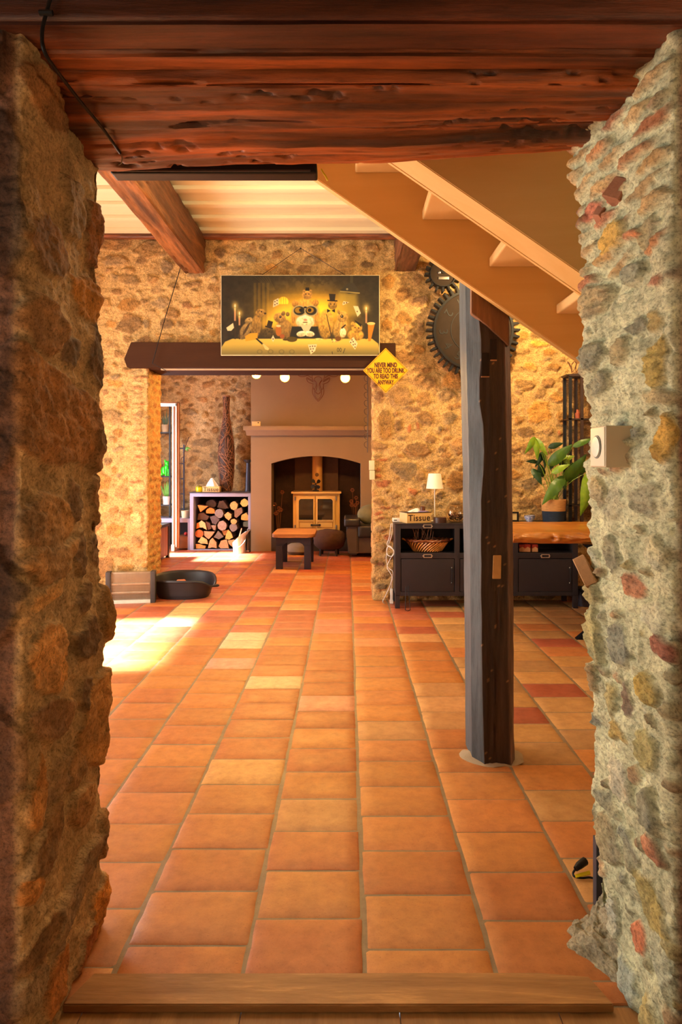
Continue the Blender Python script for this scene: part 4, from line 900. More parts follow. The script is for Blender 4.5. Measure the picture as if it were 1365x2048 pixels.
# text helper
FONT_MATS = {}
def text(name, body, size, m, parent, loc, rot=(PI / 2, 0, 0), extrude=.0006, bold=0.0, spacing_=1.0, sx=1.0, line=1.0):
    cu = bpy.data.curves.new(name, 'FONT'); cu.body = body; cu.size = size; cu.align_x = 'CENTER'; cu.align_y = 'CENTER'; cu.extrude = extrude; cu.offset = bold; cu.space_character = spacing_; cu.space_line = line
    cu.materials.append(m); o = bpy.data.objects.new(name, cu); COL.objects.link(o); o.parent = parent; o.location = loc; o.rotation_euler = rot; o.scale = (sx, 1, 1)
    bpy.context.view_layer.update(); me = bpy.data.meshes.new_from_object(o.evaluated_get(bpy.context.evaluated_depsgraph_get())); me.name = name
    n = bpy.data.objects.new(name, me); COL.objects.link(n); n.parent = parent; n.location = loc; n.rotation_euler = rot; n.scale = (sx, 1, 1); bpy.data.objects.remove(o); return n

# diamond sign
Ys = 6.50; c = at(772, 741, Ys)
sg = thing('diamond_sign', 'yellow diamond warning sign reading never mind you are too drunk to read this', 'sign', c)
r_ = 46.5 * Ys / FPX
def diamond(r, k=.018):
    pts = []
    for q in range(4):
        a = q * PI / 2
        for j in (-.3, -.1, .1, .3):
            d = Vector((math.cos(a), math.sin(a))); t = Vector((-d.y, d.x)); pts.append(tuple(d * (r - abs(j) * k * 2.2 - k * .3) + t * j * k * 2))
    return pts
MB().prism(diamond(r_), 0, .006, 'XZ').build('plate', mat('sign_yellow', (242, 172, 10), .4, var=.03), sg)
for (ra, rb_, nm) in ((r_ * .955, r_ * .93, 'border'),):
    A = diamond(ra, .016); B = diamond(rb_, .015); m_ = MB(); bm = m_.bm
    va = [bm.verts.new((p[0], -.0008, p[1])) for p in A]; vb = [bm.verts.new((p[0], -.0008, p[1])) for p in B]
    for i in range(len(A)): bm.faces.new([va[i], va[(i + 1) % len(A)], vb[(i + 1) % len(A)], vb[i]])
    m_.build(nm, mat('sign_brown', (74, 32, 12), .5), sg)
SB = mat('sign_brown', (74, 32, 12), .5)
for k, (t, wd) in enumerate((('NEVER MIND', 45), ('YOU ARE TOO DRUNK', 76), ('TO READ THIS', 49), ('ANYWAY', 33))):
    o = text('lettering', t, .062, SB, sg, (0, -.0015, (741 - (730.5, 741.5, 753, 765)[k]) * Ys / FPX), bold=.0022)
    xs_ = [v.co.x for v in o.data.vertices]; wcur = max(xs_) - min(xs_); o.scale = (wd * Ys / FPX / wcur, 1, 1)

# ------------------------------------------------------------------ gears
GEARB = mat('gear_brown', (46, 34, 25), .6, .0, spec=.15, var=.15, scale=10); GEARK = mat('gear_black', (30, 28, 28), .4, .1, spec=.3, var=.2, scale=20); STEEL = mat('steel', (170, 165, 155), .35, .9, var=.08)
def gear(name, label, px, py, rp, rdisc, nteeth, Yg, clock):
    c = at(px, py, Yg); s = Yg / FPX
    g = thing(name, label, 'gear clock' if clock else 'gear', c)
    R, D = rp * s, rdisc * s
    b = MB(); b.lathe([(D, -.05), (D, .03)], 72, axis='Y'); b.lathe([(D * 1.0, -.062), (D, -.05)], 72, axis='Y'); b.build('disc', GEARB, g)
    def ring(r0, r1, y0, y1, nm, m):
        b = MB(); b.lathe([(r0, y1), (r0, y0), (r1, y0), (r1, y1)], 80, axis='Y', cap0=False, cap1=False); b.build(nm, m, g)
    ring(D * .985, D * 1.045, -.082, .03, 'rim', GEARK)
    for k in range(nteeth):
        a = 2 * PI * k / nteeth; w0, w1 = PI * D * 1.04 / nteeth * .52, PI * D * 1.04 / nteeth * .34
        b = MB(); poly = [(D * 1.0, -w0), (R, -w1), (R, w1), (D * 1.0, w0)]
        b.prism(poly, -.07, .02, 'XZ', .003); b.xf(Matrix.Rotation(-a, 4, 'Y')); b.build('tooth', GEARK, g)
    if clock:
        ring(D * .575, D * .595, -.0655, -.06, 'inner_groove', mat('groove_black', (14, 10, 8), .6))
        nm = mat('numeral_dark', (16, 12, 10), .5)
        for k in range(1, 13):
            a = math.radians({1: 118, 2: 146, 3: 184, 4: 212, 5: 240}.get(k, 240 + (k - 5) * 29.7)); rr = D * .79
            text('numeral', str(k), .12, nm, g, (rr * math.cos(a), -.064, rr * math.sin(a)), rot=(PI / 2, -a + PI / 2 + PI, 0), extrude=.001)
        for (dx, dz) in ((-.09, .09),): MB().ball((dx, -.06, dz), (.012, .008, .012)).build('rivet', GEARK, g)
        MB().box(-24 * s + .02, -19 * s + .02, -.068, -.06, 12 * s, 24 * s, .002).build('name_tag', STEEL, g)
        MB().tube([(0, -.07, 0), (.16, -.07, -.12)], .008, 8).build('hand', BLKM, g); MB().tube([(0, -.075, 0), (.05, -.075, .22)], .007, 8).build('hand', BLKM, g)
        MB().lathe([(.03, -.085), (.03, -.06)], 20, axis='Y').build('hub', GEARK, g)
    else:
        MB().ball((-.035, -.065, .01), (.016, .01, .016)).build('rivet', STEEL, g)
        MB().box(-.045, .055, -.07, -.06, -.055, -.03, .002).build('name_tag', STEEL, g)
        MB().lathe([(.03, -.07), (.03, -.06)], 20, (.01, 0, .03), axis='Y').build('hub', GEARK, g)
gear('gear_clock', 'large black gear-shaped wall clock with numerals half hidden by the timber post', 945, 662, 93, 76, 42, 6.56, True)
gear('wall_gear', 'small black cog with a steel plate just above the big gear clock', 885, 551, 36, 25, 16, 6.50, False)
# ------------------------------------------------------------------ fireplace and stove
YF = 10.4
def build_fireplace():
    xl, xr = ax(502, YF), .52; ol, orr = ax(543, YF), ax(722, YF); cx = (ol + orr) / 2
    f = thing('fireplace', 'broad taupe plastered chimney breast with arched opening and mantel shelf', 'fireplace', (cx, YF, 0))
    zs, za = az(927, YF), az(912, YF)
    arch = [(ol + (orr - ol) * k / 24, zs + (za - zs) * (1 - (2 * k / 24 - 1) ** 2)) for k in range(25)]
    P = lambda pts: [(x - cx, z) for x, z in pts]
    b = MB(); b.prism(P([(xl, 0), (ol, 0), (ol, zs)] + arch[1:13] + [(cx, 3.2), (xl, 3.2)]), 0, .35, 'XZ'); b.prism(P([(orr, 0), (xr, 0), (xr, 3.2), (cx, 3.2)] + arch[12:-1] + [(orr, zs)]), 0, .35, 'XZ')
    b.build('chimney_breast', GREY_PLASTER, f, False)
    soot = mat('soot_brick', (52, 30, 22), .8, var=.35, scale=9, bump=.6, bscale=30)
    b = MB(); b.box(xl - cx, ol - cx, .35, .72, 0, 3.2); b.box(orr - cx, xr - cx, .35, .72, 0, 3.2); b.box(xl - cx, xr - cx, .66, .72, 0, 3.2); b.box(ol - cx, orr - cx, .3, .7, za + .12, za + .2); b.build('firebox', soot, f, False)
    MB().box(-.27 - .1, .27 + .06, .60, .655, .2, 1.5).build('back_panel', mat('back_panel_brown', (74, 44, 30), .6, bump=.2), f)
    mx0, mx1 = ax(487, 10.2) - cx, xr + .1 - cx; z0, z1 = az(866, 10.2), az(852, 10.2)
    b = MB(); b.box(mx0, mx1, -.22, .02, z0 + .04, z1, .006); b.prism([(-.20, z0 + .04), (-.16, z0 + .02), (-.09, z0 - .03), (.01, z0 - .03), (.01, z0 + .04)], mx0 + .03, mx1 - .03, 'YZ'); b.build('mantel_shelf', GREY_PLASTER, f, 30)
    MB().box(ol - cx, orr - cx, -.02, .66, 0, .2, .006).build('hearth', mat('hearth_slate', (48, 42, 42), .6, var=.2, bump=.2), f)
    # pale flower carvings lit at the sides of the firebox: two sprigs of dried flowers
    for sx_, nm in ((ax(556, 10.6), 'left'), (ax(712, 10.6), 'right')):
        t = thing('dried_flowers', 'dim dried flower sprigs standing in the %s side of the fireplace opening' % nm, 'dried flowers', (sx_, 10.72, .2), group='dried flowers in the firebox')
        rnd = random.Random(4 if nm == 'left' else 9)
        for k in range(7):
            x, z = rnd.uniform(-.07, .07), rnd.uniform(.3, .78); b = MB()
            b.tube([(x * .2, 0, 0), (x * .6, 0, z * .5), (x, 0, z)], .004, 5)
            b.build('stem', mat('dry_stem', (110, 66, 34), .8), t)
            b = MB()
            for q in range(6):
                a = q * PI / 3; b.ball((x + .022 * math.cos(a), -.01, z + .022 * math.sin(a)), (.012, .005, .012), 8, 5)
            b.build('flower', mat('dry_flower', (112, 62, 36), .7), t)
    return f
build_fireplace()
def rrect(x0, x1, z0, z1, r, n=5, tl=True, tr=True, bl=True, br=True):
    pts = []
    for (cx, cz, a0, on) in ((x1 - r, z1 - r, 0, tr), (x0 + r, z1 - r, PI / 2, tl), (x0 + r, z0 + r, PI, bl), (x1 - r, z0 + r, 1.5 * PI, br)):
        if not on: pts.append((x1 if cx > (x0 + x1) / 2 else x0, z1 if cz > (z0 + z1) / 2 else z0)); continue
        for k in range(n + 1): a = a0 + PI / 2 * k / n; pts.append((cx + r * math.cos(a), cz + r * math.sin(a)))
    return pts
def frame_ring(b, outer, inner, y0, y1):
    bm = b.bm; n = len(outer)
    A = [[bm.verts.new((p[0], y, p[1])) for p in pts] for y in (y0, y1) for pts in (outer, inner)]
    for i in range(n):
        j = (i + 1) % n
        bm.faces.new([A[0][i], A[0][j], A[1][j], A[1][i]]); bm.faces.new([A[2][i], A[3][i], A[3][j], A[2][j]]); bm.faces.new([A[0][i], A[2][i], A[2][j], A[0][j]]); bm.faces.new([A[1][i], A[1][j], A[3][j], A[3][i]])
    return b
def build_stove():
    Y = 10.55; s = Y / FPX; cx = ax(632.5, Y)
    g = thing('wood_stove', 'cream two-door wood burning stove with flue standing on the hearth inside the fireplace', 'stove', (cx, Y, .2))
    X = lambda px: ax(px, Y) - cx; Z = lambda py: az(py, Y) - .2
    CR = mat('cream_enamel', (214, 176, 104), .35, var=.04, coat=.3); GL = mat('stove_glass', (46, 38, 28), .08, var=.2, coat=1.0)
    b = MB(); b.box(X(586), X(680), .05, .48, .08, Z(987), .01); b.build('body', CR, g)
    MB().box(X(583), X(683), -.02, .50, Z(987), Z(984) + .004, .004).build('top_plate', CR, g)
    for x in (X(592), X(672)):
        for y in (.08, .42): MB().box(x - .02, x + .02, y, y + .04, 0, .085, .003).build('foot', CR, g)
    for sgn, (a, d) in ((-1, (592, 630.5)), (1, (632, 671))):
        z0, z1 = Z(1072), Z(992)
        dr = MB().box(X(a), X(d), .02, .049, z0, z1, .006).build('door', CR, g)
        ga, gd = (a + 6, d - 3.5) if sgn < 0 else (a + 3.5, d - 5)
        o = rrect(X(ga) - .012, X(gd) + .012, Z(1040) - .012, Z(998) + .012, .05, tl=sgn < 0, tr=sgn > 0, bl=False, br=False); i = rrect(X(ga), X(gd), Z(1040), Z(998), .04, tl=sgn < 0, tr=sgn > 0, bl=False, br=False)
        frame_ring(MB(), o, i, .006, .03).build('door_moulding', CR, dr)
        MB().prism(i, .012, .021, 'XZ').build('pane', GL, dr, False)
        o = [(X(ga), Z(1056)), (X(gd), Z(1056)), (X(gd), Z(1044)), (X(ga), Z(1044))]; i = [(X(ga) + .008, Z(1056) + .008), (X(gd) - .008, Z(1056) + .008), (X(gd) - .008, Z(1044) - .008), (X(ga) + .008, Z(1044) - .008)]
        frame_ring(MB(), o, i, .014, .022).build('lower_panel', mat('panel_shadow_brass', (150, 104, 44), .4), dr)
        for py in (997, 1054):
            px = a - 2 if sgn < 0 else d + 2
            MB().tube([(X(px), .02, Z(py) - .03), (X(px), .02, Z(py) + .03)], .012, 8).build('hinge', STEEL, dr)
    MB().tube([(X(624), -.02, Z(1050)), (X(640), -.02, Z(1050))], .011, 8).build('handle', BLKM, g)
    for px in (624, 640): MB().ball((X(px), -.015, Z(1050)), .018).build('handle_knob', BLKM, g)
    MB().lathe([(.082, Z(985)), (.082, Z(905) + .4)], 24, (X(633.5), .30, 0)).build('flue_pipe', mat('flue_enamel', (206, 160, 92), .45, var=.05), g)
    MB().lathe([(.03, 0), (.03, .012)], 20, (X(633), .212, Z(950)), axis='Y').build('flue_thermometer', mat('gauge', (110, 84, 56), .3, .6), g)
    return g, cx, Y, s
_, scx, SY, ss = build_stove()
fn = thing('stove_fan', 'small four-bladed black fan standing on top of the cream stove', 'fan', (scx - .01, SY + .12, az(984, SY) + .006))
MB().box(-.05, .05, -.03, .03, 0, .02, .004).box(-.02, .02, -.01, .02, .02, .09, .003).build('base', BLKM, fn)
for k in range(4):
    a = PI / 4 + k * PI / 2; pts = [(.012, -.008), (.05, -.035), (.085, -.03), (.092, 0), (.08, .026), (.045, .02)]
    m_ = MB(); m_.prism(pts, -.002, .002, 'XZ'); m_.xf(Matrix.Translation((0, -.035, .115)) @ Matrix.Rotation(-a, 4, 'Y') @ Matrix.Rotation(.4, 4, 'X')); m_.build('blade', BLKM, fn)
MB().lathe([(.016, -.045), (.016, -.02)], 14, (0, 0, .115), axis='Y').build('hub', BLKM, fn)

# wire deer head on the chimney breast
YD = 10.33; dc = at(637, 770, YD); COPW = mat('copper_wire', (112, 62, 30), .5, .3)
dh = thing('wire_deer_head', 'copper wire outline of an antlered deer head on the chimney breast above the mantel', 'wall ornament', dc)
def dpt(u, v, y=0): s = YD / FPX; return ((560 + u / 8.53 - 637) * s, y, -(725 + v / 8.53 - 770) * s)
def dwire(pts, name, mirror=True, depth=0.0):
    for sg_ in ((1, -1) if mirror else (1,)):
        q = [dpt(655 + sg_ * (u - 655), v, -.0 - depth) for u, v in pts]; MB().tube(smooth_pts(q, 5), .0050, 6).build(name, COPW, dh)
dwire([(655, 665), (705, 610), (745, 540), (752, 480), (745, 420), (752, 380)], 'face_outline', depth=.02); dwire([(655, 640), (700, 590), (715, 520), (712, 460), (690, 410), (690, 360), (730, 310)], 'cheek_wire', depth=.05)
dwire([(655, 245), (610, 265), (590, 300), (625, 350), (640, 400), (625, 460), (612, 515), (655, 545)], 'nose_wire', depth=.06); dwire([(735, 320), (790, 285), (850, 262), (840, 320), (790, 355), (730, 372)], 'ear', depth=.01); dwire([(740, 335), (790, 305), (840, 275)], 'ear_fold')
dwire([(745, 300), (760, 240), (745, 160), (740, 60), (760, -40)], 'antler'); dwire([(770, 260), (830, 225), (900, 200), (960, 150), (1010, 90)], 'antler'); dwire([(820, 215), (900, 240), (970, 235), (1020, 190)], 'antler'); dwire([(760, 200), (820, 180), (880, 130), (890, 60)], 'antler')
dwire([(625, 520), (655, 545), (690, 520)], 'mouth_wire', False, .06); dwire([(560, 380), (575, 450), (600, 470)], 'eye_wire', True, .03)

mb_ = thing('small_white_box', 'small white box standing at the left end of the mantel shelf', 'box', (ax(513, 10.25), 10.25, az(852.3, 10.2)))
s = 10.25 / FPX
MB().box(-8.5 * s, 8.5 * s, -.03, .03, 0, 9.5 * s, .003).build('case', mat('box_cream', (232, 206, 160), .6), mb_); MB().box(3 * s, 6 * s, -.033, -.03, 6 * s, 8 * s).build('display', mat('dark_display', (60, 50, 44), .3), mb_)

# round bulbs hanging in the passage
for k, (px, py, lab) in enumerate(((513, 748, 'leftmost glowing bulb, mostly hidden behind the passage lintel'), (570, 754.5, 'glowing round bulb hanging left of the wire deer head'), (691, 756, 'glowing round bulb hanging right of the wire deer head'))):
    Yb = 8.4; c = at(px, py, Yb)
    g = thing('hanging_bulb', lab, 'light bulb', c, group='bulbs above the fireplace room')
    MB().ball((0, 0, 0), .058, 20, 12).build('bulb', mat('bulb_glow', (255, 190, 80), .3, emit=(255, 170, 50), estr=22, var=0), g)
    MB().lathe([(.02, .05), (.02, .10), (.012, .11)], 14).build('socket', BLKM, g); MB().tube([(0, 0, .1), (0, 0, 3.19 - c[2])], .004, 6).build('cord', BLK, g)
    point('bulb_light', (c[0], c[1] - .075, c[2] - .02), 95, (1.0, .52, .13), .04)

# ------------------------------------------------------------------ stool, poufs, armchair
st = thing('low_stool', 'low stool with tan wooden top and dark blue legs in front of the stove', 'stool', (ax(591, 8.95), 8.98, 0))
DB = mat('navy_paint', (44, 42, 62), .5, var=.1); hw, hd = .222, .36
b = MB(); b.prism(rrect(-hw - .05, hw + .05, -hd - .06, hd + .04, .09), .405, .447, 'XY', .01); b.build('seat', wood('stool_top', (150, 100, 56), (206, 150, 92), 'X', .5, 9, .2), st)
for sx_ in (-1, 1):
    for sy_ in (-1, 1): MB().box(sx_ * hw - (.085 if sx_ > 0 else 0), sx_ * hw + (0 if sx_ > 0 else .085), sy_ * hd - (.085 if sy_ > 0 else 0), sy_ * hd + (0 if sy_ > 0 else .085), 0, .30, .003).build('leg', DB, st)
for yy in (-hd + .012, hd - .032):
    pts = [(-hw + .002, .26), (-hw + .085, .26)] + [(-hw + .085 + (2 * hw - .17) * k / 12, .285 + .06 * (1 - (2 * k / 12 - 1) ** 2) ** .5) for k in range(13)] + [(hw - .085, .26), (hw - .002, .26), (hw - .002, .405), (-hw + .002, .405)]
    MB().prism(pts, yy, yy + .02, 'XZ').build('apron', DB, st)
for xx in (-hw + .012, hw - .032): MB().box(xx, xx + .02, -hd + .03, hd - .03, .29, .405).build('apron', DB, st)
YP = 9.95; pf = thing('round_pouf', 'dark brown round pouf on short dark legs beside the stool', 'pouf', (ax(659, YP), YP, 0)); s = YP / FPX
prof = [(.05, .10), (.16, .095), (.21, .14), (.245, .22), (.24, .29), (.20, .345), (.12, .37), (.02, .375)]
MB().lathe(prof, 32).jitter(.004, 20).build('cushion', mat('brown_fur', (70, 44, 32), .9, var=.2, scale=20, bump=.6, bscale=60), pf, 60)
for a in range(4): MB().tube([(.15 * math.cos(a * PI / 2 + .7), .15 * math.sin(a * PI / 2 + .7), .12), (.17 * math.cos(a * PI / 2 + .7), .17 * math.sin(a * PI / 2 + .7), 0)], [.022, .014], 8).build('leg', mat('dark_leg', (34, 22, 18), .6), pf)
YP = 10.1; p2 = tag(MB().lathe([(.05, .0), (.15, .01), (.20, .05), (.19, .11), (.12, .15), (.02, .155)], 28).build('floor_cushion', mat('grey_felt', (116, 104, 92), .95, bump=.4), None, 60, loc=(ax(597, YP), YP, 0)), 'low grey round cushion seen between the legs of the stool', 'cushion')
def build_armchair():
    Y = 9.68; x0 = ax(693, Y)
    LEA = mat('black_leather', (40, 40, 46), .28, var=.1, scale=14, bump=.3, bscale=26); FAB = mat('grey_brown_leather', (72, 60, 56), .6, var=.1, bump=.25)
    g = thing('leather_armchair', 'dark leather armchair with grey sides partly hidden behind the right wall corner', 'armchair', (x0 + .45, Y + .45, 0))
    ox = -.45; oy = -.45
    for sx_ in (0,):
        b = MB(); b.prism([(ox + sx_ + .03, .04), (ox + sx_ + .17, .04), (ox + sx_ + .17, .46), (ox + sx_ + .0, .46), (ox + sx_ - .0, .36)], oy, oy + .66, 'XZ', .02); b.build('arm', FAB, g, 50)
        b = MB(); b.box(ox + sx_ - .03, ox + sx_ + .20, oy - .04, oy + .64, .44, .56, .05, seg=4); b.build('arm_pad', LEA, g, 60)
    b = MB(); b.box(ox + .17, ox + .72, oy + .04, oy + .6, .06, .30, .015); b.build('base', FAB, g)
    b = MB(); b.box(ox + .165, ox + .725, oy - .02, oy + .50, .28, .46, .06, seg=4); b.build('seat_cushion', LEA, g, 60)
    b = MB(); b.box(ox + .70, ox + .92, oy + .02, oy + .64, .3, 1.0, .07, seg=4); b.build('backrest', LEA, g, 60)
    c = thing('throw_cushion', 'grey-green cushion lying on the leather armchair', 'cushion', (x0 + .36, Y + .26, .462))
    MB().ball((0, 0, .13), (.2, .1, .15), 20, 12).build('cover', mat('sage_fabric', (112, 110, 84), .9, bump=.3), c, 60)
build_armchair()

# ------------------------------------------------------------------ wood store and what stands on and by it
YW = 10.5; sw = YW / FPX
GBOX = mat('light_grey_paint', (150, 150, 176), .5, var=.04)
def wl(zx): return ax(370 + zx / 9.75, YW)
def wz(zy): return az(960 + zy / 9.75, YW)
wx0, wx1 = wl(97), wl(1285); wcx = (wx0 + wx1) / 2; zi = wz(325)
ws = thing('log_store', 'light grey open-fronted log store box with dark slab top beside the chimney breast', 'log store', (wcx, YW, 0))
D = .5
MB().box(wx0 - wcx, wl(166) - wcx, 0, D, 0, zi, .003).build('side_panel', GBOX, ws); MB().box(wl(1235) - wcx, wx1 - wcx, 0, D, 0, zi, .003).build('side_panel', GBOX, ws)
MB().box(wx0 - wcx, wx1 - wcx, 0, D, zi, wz(256), .003).build('top_panel', GBOX, ws); MB().box(wx0 - wcx, wx1 - wcx, D - .02, D, 0, zi).build('back_panel', mat('store_back', (40, 32, 30), .8), ws)
MB().box(wl(166) - wcx, wl(1235) - wcx, 0, D - .02, 0, .012).build('bottom_panel', GBOX, ws)
MB().box(wx0 - wcx - .01, wx1 - wcx, -.012, D, wz(256), wz(236), .003).build('slab', mat('dark_slab', (62, 58, 64), .35, var=.15), ws)
ztop = wz(236)
def build_logs():
    OR, TN, YL, GR, DKG, BK, PK = (204, 116, 46), (206, 156, 98), (222, 172, 96), (128, 116, 112), (92, 78, 78), (84, 58, 42), (190, 138, 100)
    def E(cx, cy, rx, ry, n=14, cut=None):
        pts = [(cx + rx * math.cos(2 * PI * k / n), cy + ry * math.sin(2 * PI * k / n)) for k in range(n)]
        if cut: pts = [p for p in pts if (p[1] < cy + cut * ry)]
        return pts
    L = [([(230, 490), (445, 515), (290, 630)], OR, 0, 'orange triangular split log high at the left of the log store'), (E(482, 625, 90, 78, cut=.45), OR, 0, 'orange half-round log beside the triangular one in the log store'),
     (E(470, 480, 105, 85), BK, .10, 'dark round log end set back behind the orange half-round log'), ([(600, 545), (640, 420), (720, 410), (820, 565), (760, 575)], BK, .08, 'dark wedge log at the top middle of the log store'),
     (E(945, 505, 78, 85), TN, 0, 'tan oval log end near the top right of the log store'), (E(1150, 450, 78, 80), YL, -.0, 'round pale yellow log end in the top right corner of the log store'),
     (E(655, 660, 88, 92), GR, 0, 'weathered grey round log end in the middle of the log store'), ([(760, 690), (830, 625), (905, 670), (900, 740), (850, 790), (775, 745)], TN, 0, 'jagged tan split log right of the weathered grey one'),
     ([(955, 580), (1100, 540), (1115, 640), (1000, 745), (960, 720)], (136, 104, 84), 0, 'brown-grey quarter log below the tan oval one'), ([(1085, 780), (1100, 690), (1190, 640), (1230, 700), (1225, 800)], (200, 152, 80), 0, 'pale split log against the right side of the log store'),
     ([(215, 790), (235, 660), (340, 645), (445, 720), (400, 800)], BK, .05, 'dark brown log below the orange triangular one'), ([(475, 720), (580, 695), (672, 775), (600, 875), (520, 850)], DKG, .0, 'dark grey wedge log left of the round white-rimmed one'),
     (E(945, 815, 62, 52), TN, 0, 'small pale round log end above the bucket in the log store'), ([(255, 830), (310, 795), (380, 850), (415, 985), (330, 935), (270, 930)], (220, 172, 116), 0, 'pale curved split log at the left side of the log store'),
     ([(385, 810), (470, 850), (500, 960), (430, 985), (400, 900)], (92, 60, 44), .03, 'brown bark-covered log beside the pale curved one'), (E(715, 895, 90, 98), (156, 134, 122), 0, 'round log end with a white broken rim in the middle of the log store'),
     ([(500, 890), (600, 885), (590, 990), (545, 985)], (140, 112, 94), 0, 'small grey-brown split log left of the white-rimmed round one'), (E(935, 930, 78, 82), GR, 0, 'grey log end half hidden behind the metal bucket'),
     ([(205, 960), (215, 850), (262, 835), (275, 930)], OR, .03, 'narrow orange log against the left side of the log store'), (E(265, 1055, 85, 78), (170, 92, 42), .02, 'dark orange round log low at the left side of the log store'),
     ([(355, 1000), (580, 1010), (455, 1165), (370, 1090)], PK, 0, 'pinkish wedge log pointing down in the log store'), ([(555, 1120), (640, 990), (750, 1115), (650, 1170)], (112, 100, 92), 0, 'grey pyramid-shaped split log low in the log store'),
     ([(690, 1000), (830, 985), (800, 1090), (740, 1090)], (176, 128, 84), .04, 'tan log just behind the yellow split one'), ([(765, 1150), (790, 1060), (830, 970), (890, 1030), (925, 1130), (850, 1175)], YL, 0, 'yellow ragged split log left of the metal bucket'),
     ([(235, 1215), (320, 1105), (420, 1160), (438, 1255), (300, 1245)], (224, 172, 108), 0, 'pale flared split log near the bottom left of the log store'), ([(195, 1250), (300, 1262), (400, 1290), (385, 1345), (200, 1345)], (206, 138, 70), 0, 'orange-tan bottom log in the left corner of the log store'),
     ([(435, 1340), (480, 1180), (530, 1130), (600, 1220), (608, 1345), (520, 1320)], (206, 152, 104), 0, 'tall tan quarter log standing on the bottom of the log store'), ([(640, 1300), (690, 1190), (800, 1170), (850, 1345), (680, 1345)], (204, 150, 106), 0, 'broad tan half log on the bottom of the log store'),
     ([(828, 1190), (960, 1165), (1000, 1320), (930, 1320), (850, 1250)], (190, 150, 104), 0, 'tan bottom log partly hidden by the metal bucket'), ([(1120, 830), (1230, 810), (1232, 930), (1110, 920)], (100, 108, 92), .05, 'greenish grey log at the right behind the flared bucket rim')]
    bark = mat('log_bark', (88, 62, 46), .95, var=.3, scale=30, bump=.8, bscale=50)
    for k, (pts, c, dy, lab) in enumerate(L):
        rnd = random.Random(k); cx = sum(p[0] for p in pts) / len(pts); cy = sum(p[1] for p in pts) / len(pts)
        P = []
        n = len(pts)
        for i in range(n):
            a, b_ = pts[i], pts[(i + 1) % n]
            for t in (0, .5): P.append((a[0] + (b_[0] - a[0]) * t + rnd.uniform(-5, 5), a[1] + (b_[1] - a[1]) * t + rnd.uniform(-5, 5)))
        W = [(wl(p[0]), wz(min(p[1], 1345))) for p in P]; ccx, ccz = wl(cx), wz(cy)
        W = [(x - ccx, z - ccz) for x, z in W]
        y0 = .03 + dy + rnd.uniform(0, .03); bm = MB(); b3 = bm.bm
        R0 = [b3.verts.new((x * .97, y0, z * .97)) for x, z in W]; R1 = [b3.verts.new((x, y0 + .008, z)) for x, z in W]; R2 = [b3.verts.new((x * .98, .46, z * .98)) for x, z in W]
        c0 = b3.verts.new((0, y0 - rnd.uniform(-.004, .008), 0)); nn = len(W)
        for i in range(nn):
            j = (i + 1) % nn
            f = b3.faces.new([R0[i], R0[j], c0]); f.material_index = 1
            f = b3.faces.new([R0[i], R1[i], R1[j], R0[j]]); f.material_index = 1
            b3.faces.new([R1[i], R2[i], R2[j], R1[j]])
        b3.faces.new(R2)
        face = mat('log_end_%d_%d_%d' % c, c, .9, var=.22, scale=40, bump=.7, bscale=90)
        o = bm.build('firewood_log', [bark, face], None, 30, loc=(ccx, YW, ccz)); tag(o, lab, 'log', 'split logs in the log store')
build_logs()

def wicker_vase():
    Yv = 10.78; s = Yv / FPX; zb_ = ztop
    prof = [(10.5, 983), (13, 972), (14.8, 950), (16.6, 920), (16.2, 895), (13.5, 872), (9.5, 852), (6.8, 832), (6, 815), (6.8, 798), (7.6, 793)]
    g = thing('wicker_vase', 'tall dark brown woven bottle-shaped vase on the log store', 'vase', (ax(453, Yv), Yv, zb_))
    pr = [(r * s, (983 - y) * s) for r, y in prof]
    MB().lathe([(a * .93, z) for a, z in pr], 24).build('liner', mat('vase_dark', (64, 42, 32), .7), g, 60)
    rnd = random.Random(2); b = MB(); H = pr[-1][1]
    zz = [p[1] for p in pr]; rr = [p[0] for p in pr]
    for k in range(300):
        a0 = rnd.uniform(0, 2 * PI); z0 = rnd.uniform(0, H); da = rnd.uniform(-2.2, 2.2); dz = rnd.uniform(-.35, .35); pts = []
        for t in range(12):
            z = min(max(z0 + dz * t / 11, 0), H); a = a0 + da * t / 11; r = float(np.interp(z, zz, rr)) * (1 + .02 * math.sin(t * 2 + k))
            pts.append((r * math.cos(a), r * math.sin(a), z))
        b.tube(pts, .0034, 4)
    b.build('wickerwork', mat('wicker', (150, 104, 76), .55, var=.3, scale=30), g)
    m_ = MB(); m_.lathe([(pr[-1][0] * .8, H - .01), (pr[-1][0], H - .01), (pr[-1][0], H + .01), (pr[-1][0] * .8, H + .01)], 20, cap0=False, cap1=False); m_.build('rim', mat('wicker', (150, 104, 76), .55), g)
wicker_vase()
WOODBOX = mat('pale_box_wood', (214, 174, 110), .6, var=.08, scale=20, stretch=(.2, 1, 1)); INK = mat('printed_brown', (58, 34, 22), .6)
TISS = mat('tissue_paper', (240, 238, 236), .85, var=.02)
def tissue_box(name, label, loc, rz, w_, d_, h_, ts, lidm=None):
    g = thing(name, label, 'tissue box', loc, rz)
    MB().box(-w_ / 2, w_ / 2, -d_ / 2, d_ / 2, 0, h_ * .96, .003).build('box', WOODBOX, g); MB().box(-w_ / 2 - .003, w_ / 2 + .003, -d_ / 2 - .003, d_ / 2 + .003, h_ * .96, h_, .002).build('lid', lidm or WOODBOX, g)
    text('lettering', 'Tissue', ts, INK, g, (0, -d_ / 2 - .001, h_ * .46), bold=ts * .012, spacing_=1.08)
    return g
s = 10.6 / FPX
g = tissue_box('tissue_box', 'small pale wooden tissue box with a white tissue standing up on the log store', (ax(424, 10.6), 10.6, ztop), 0, 34 * s, .14, 11 * s, .085)
b = MB(); b.bm.free(); b = MB()
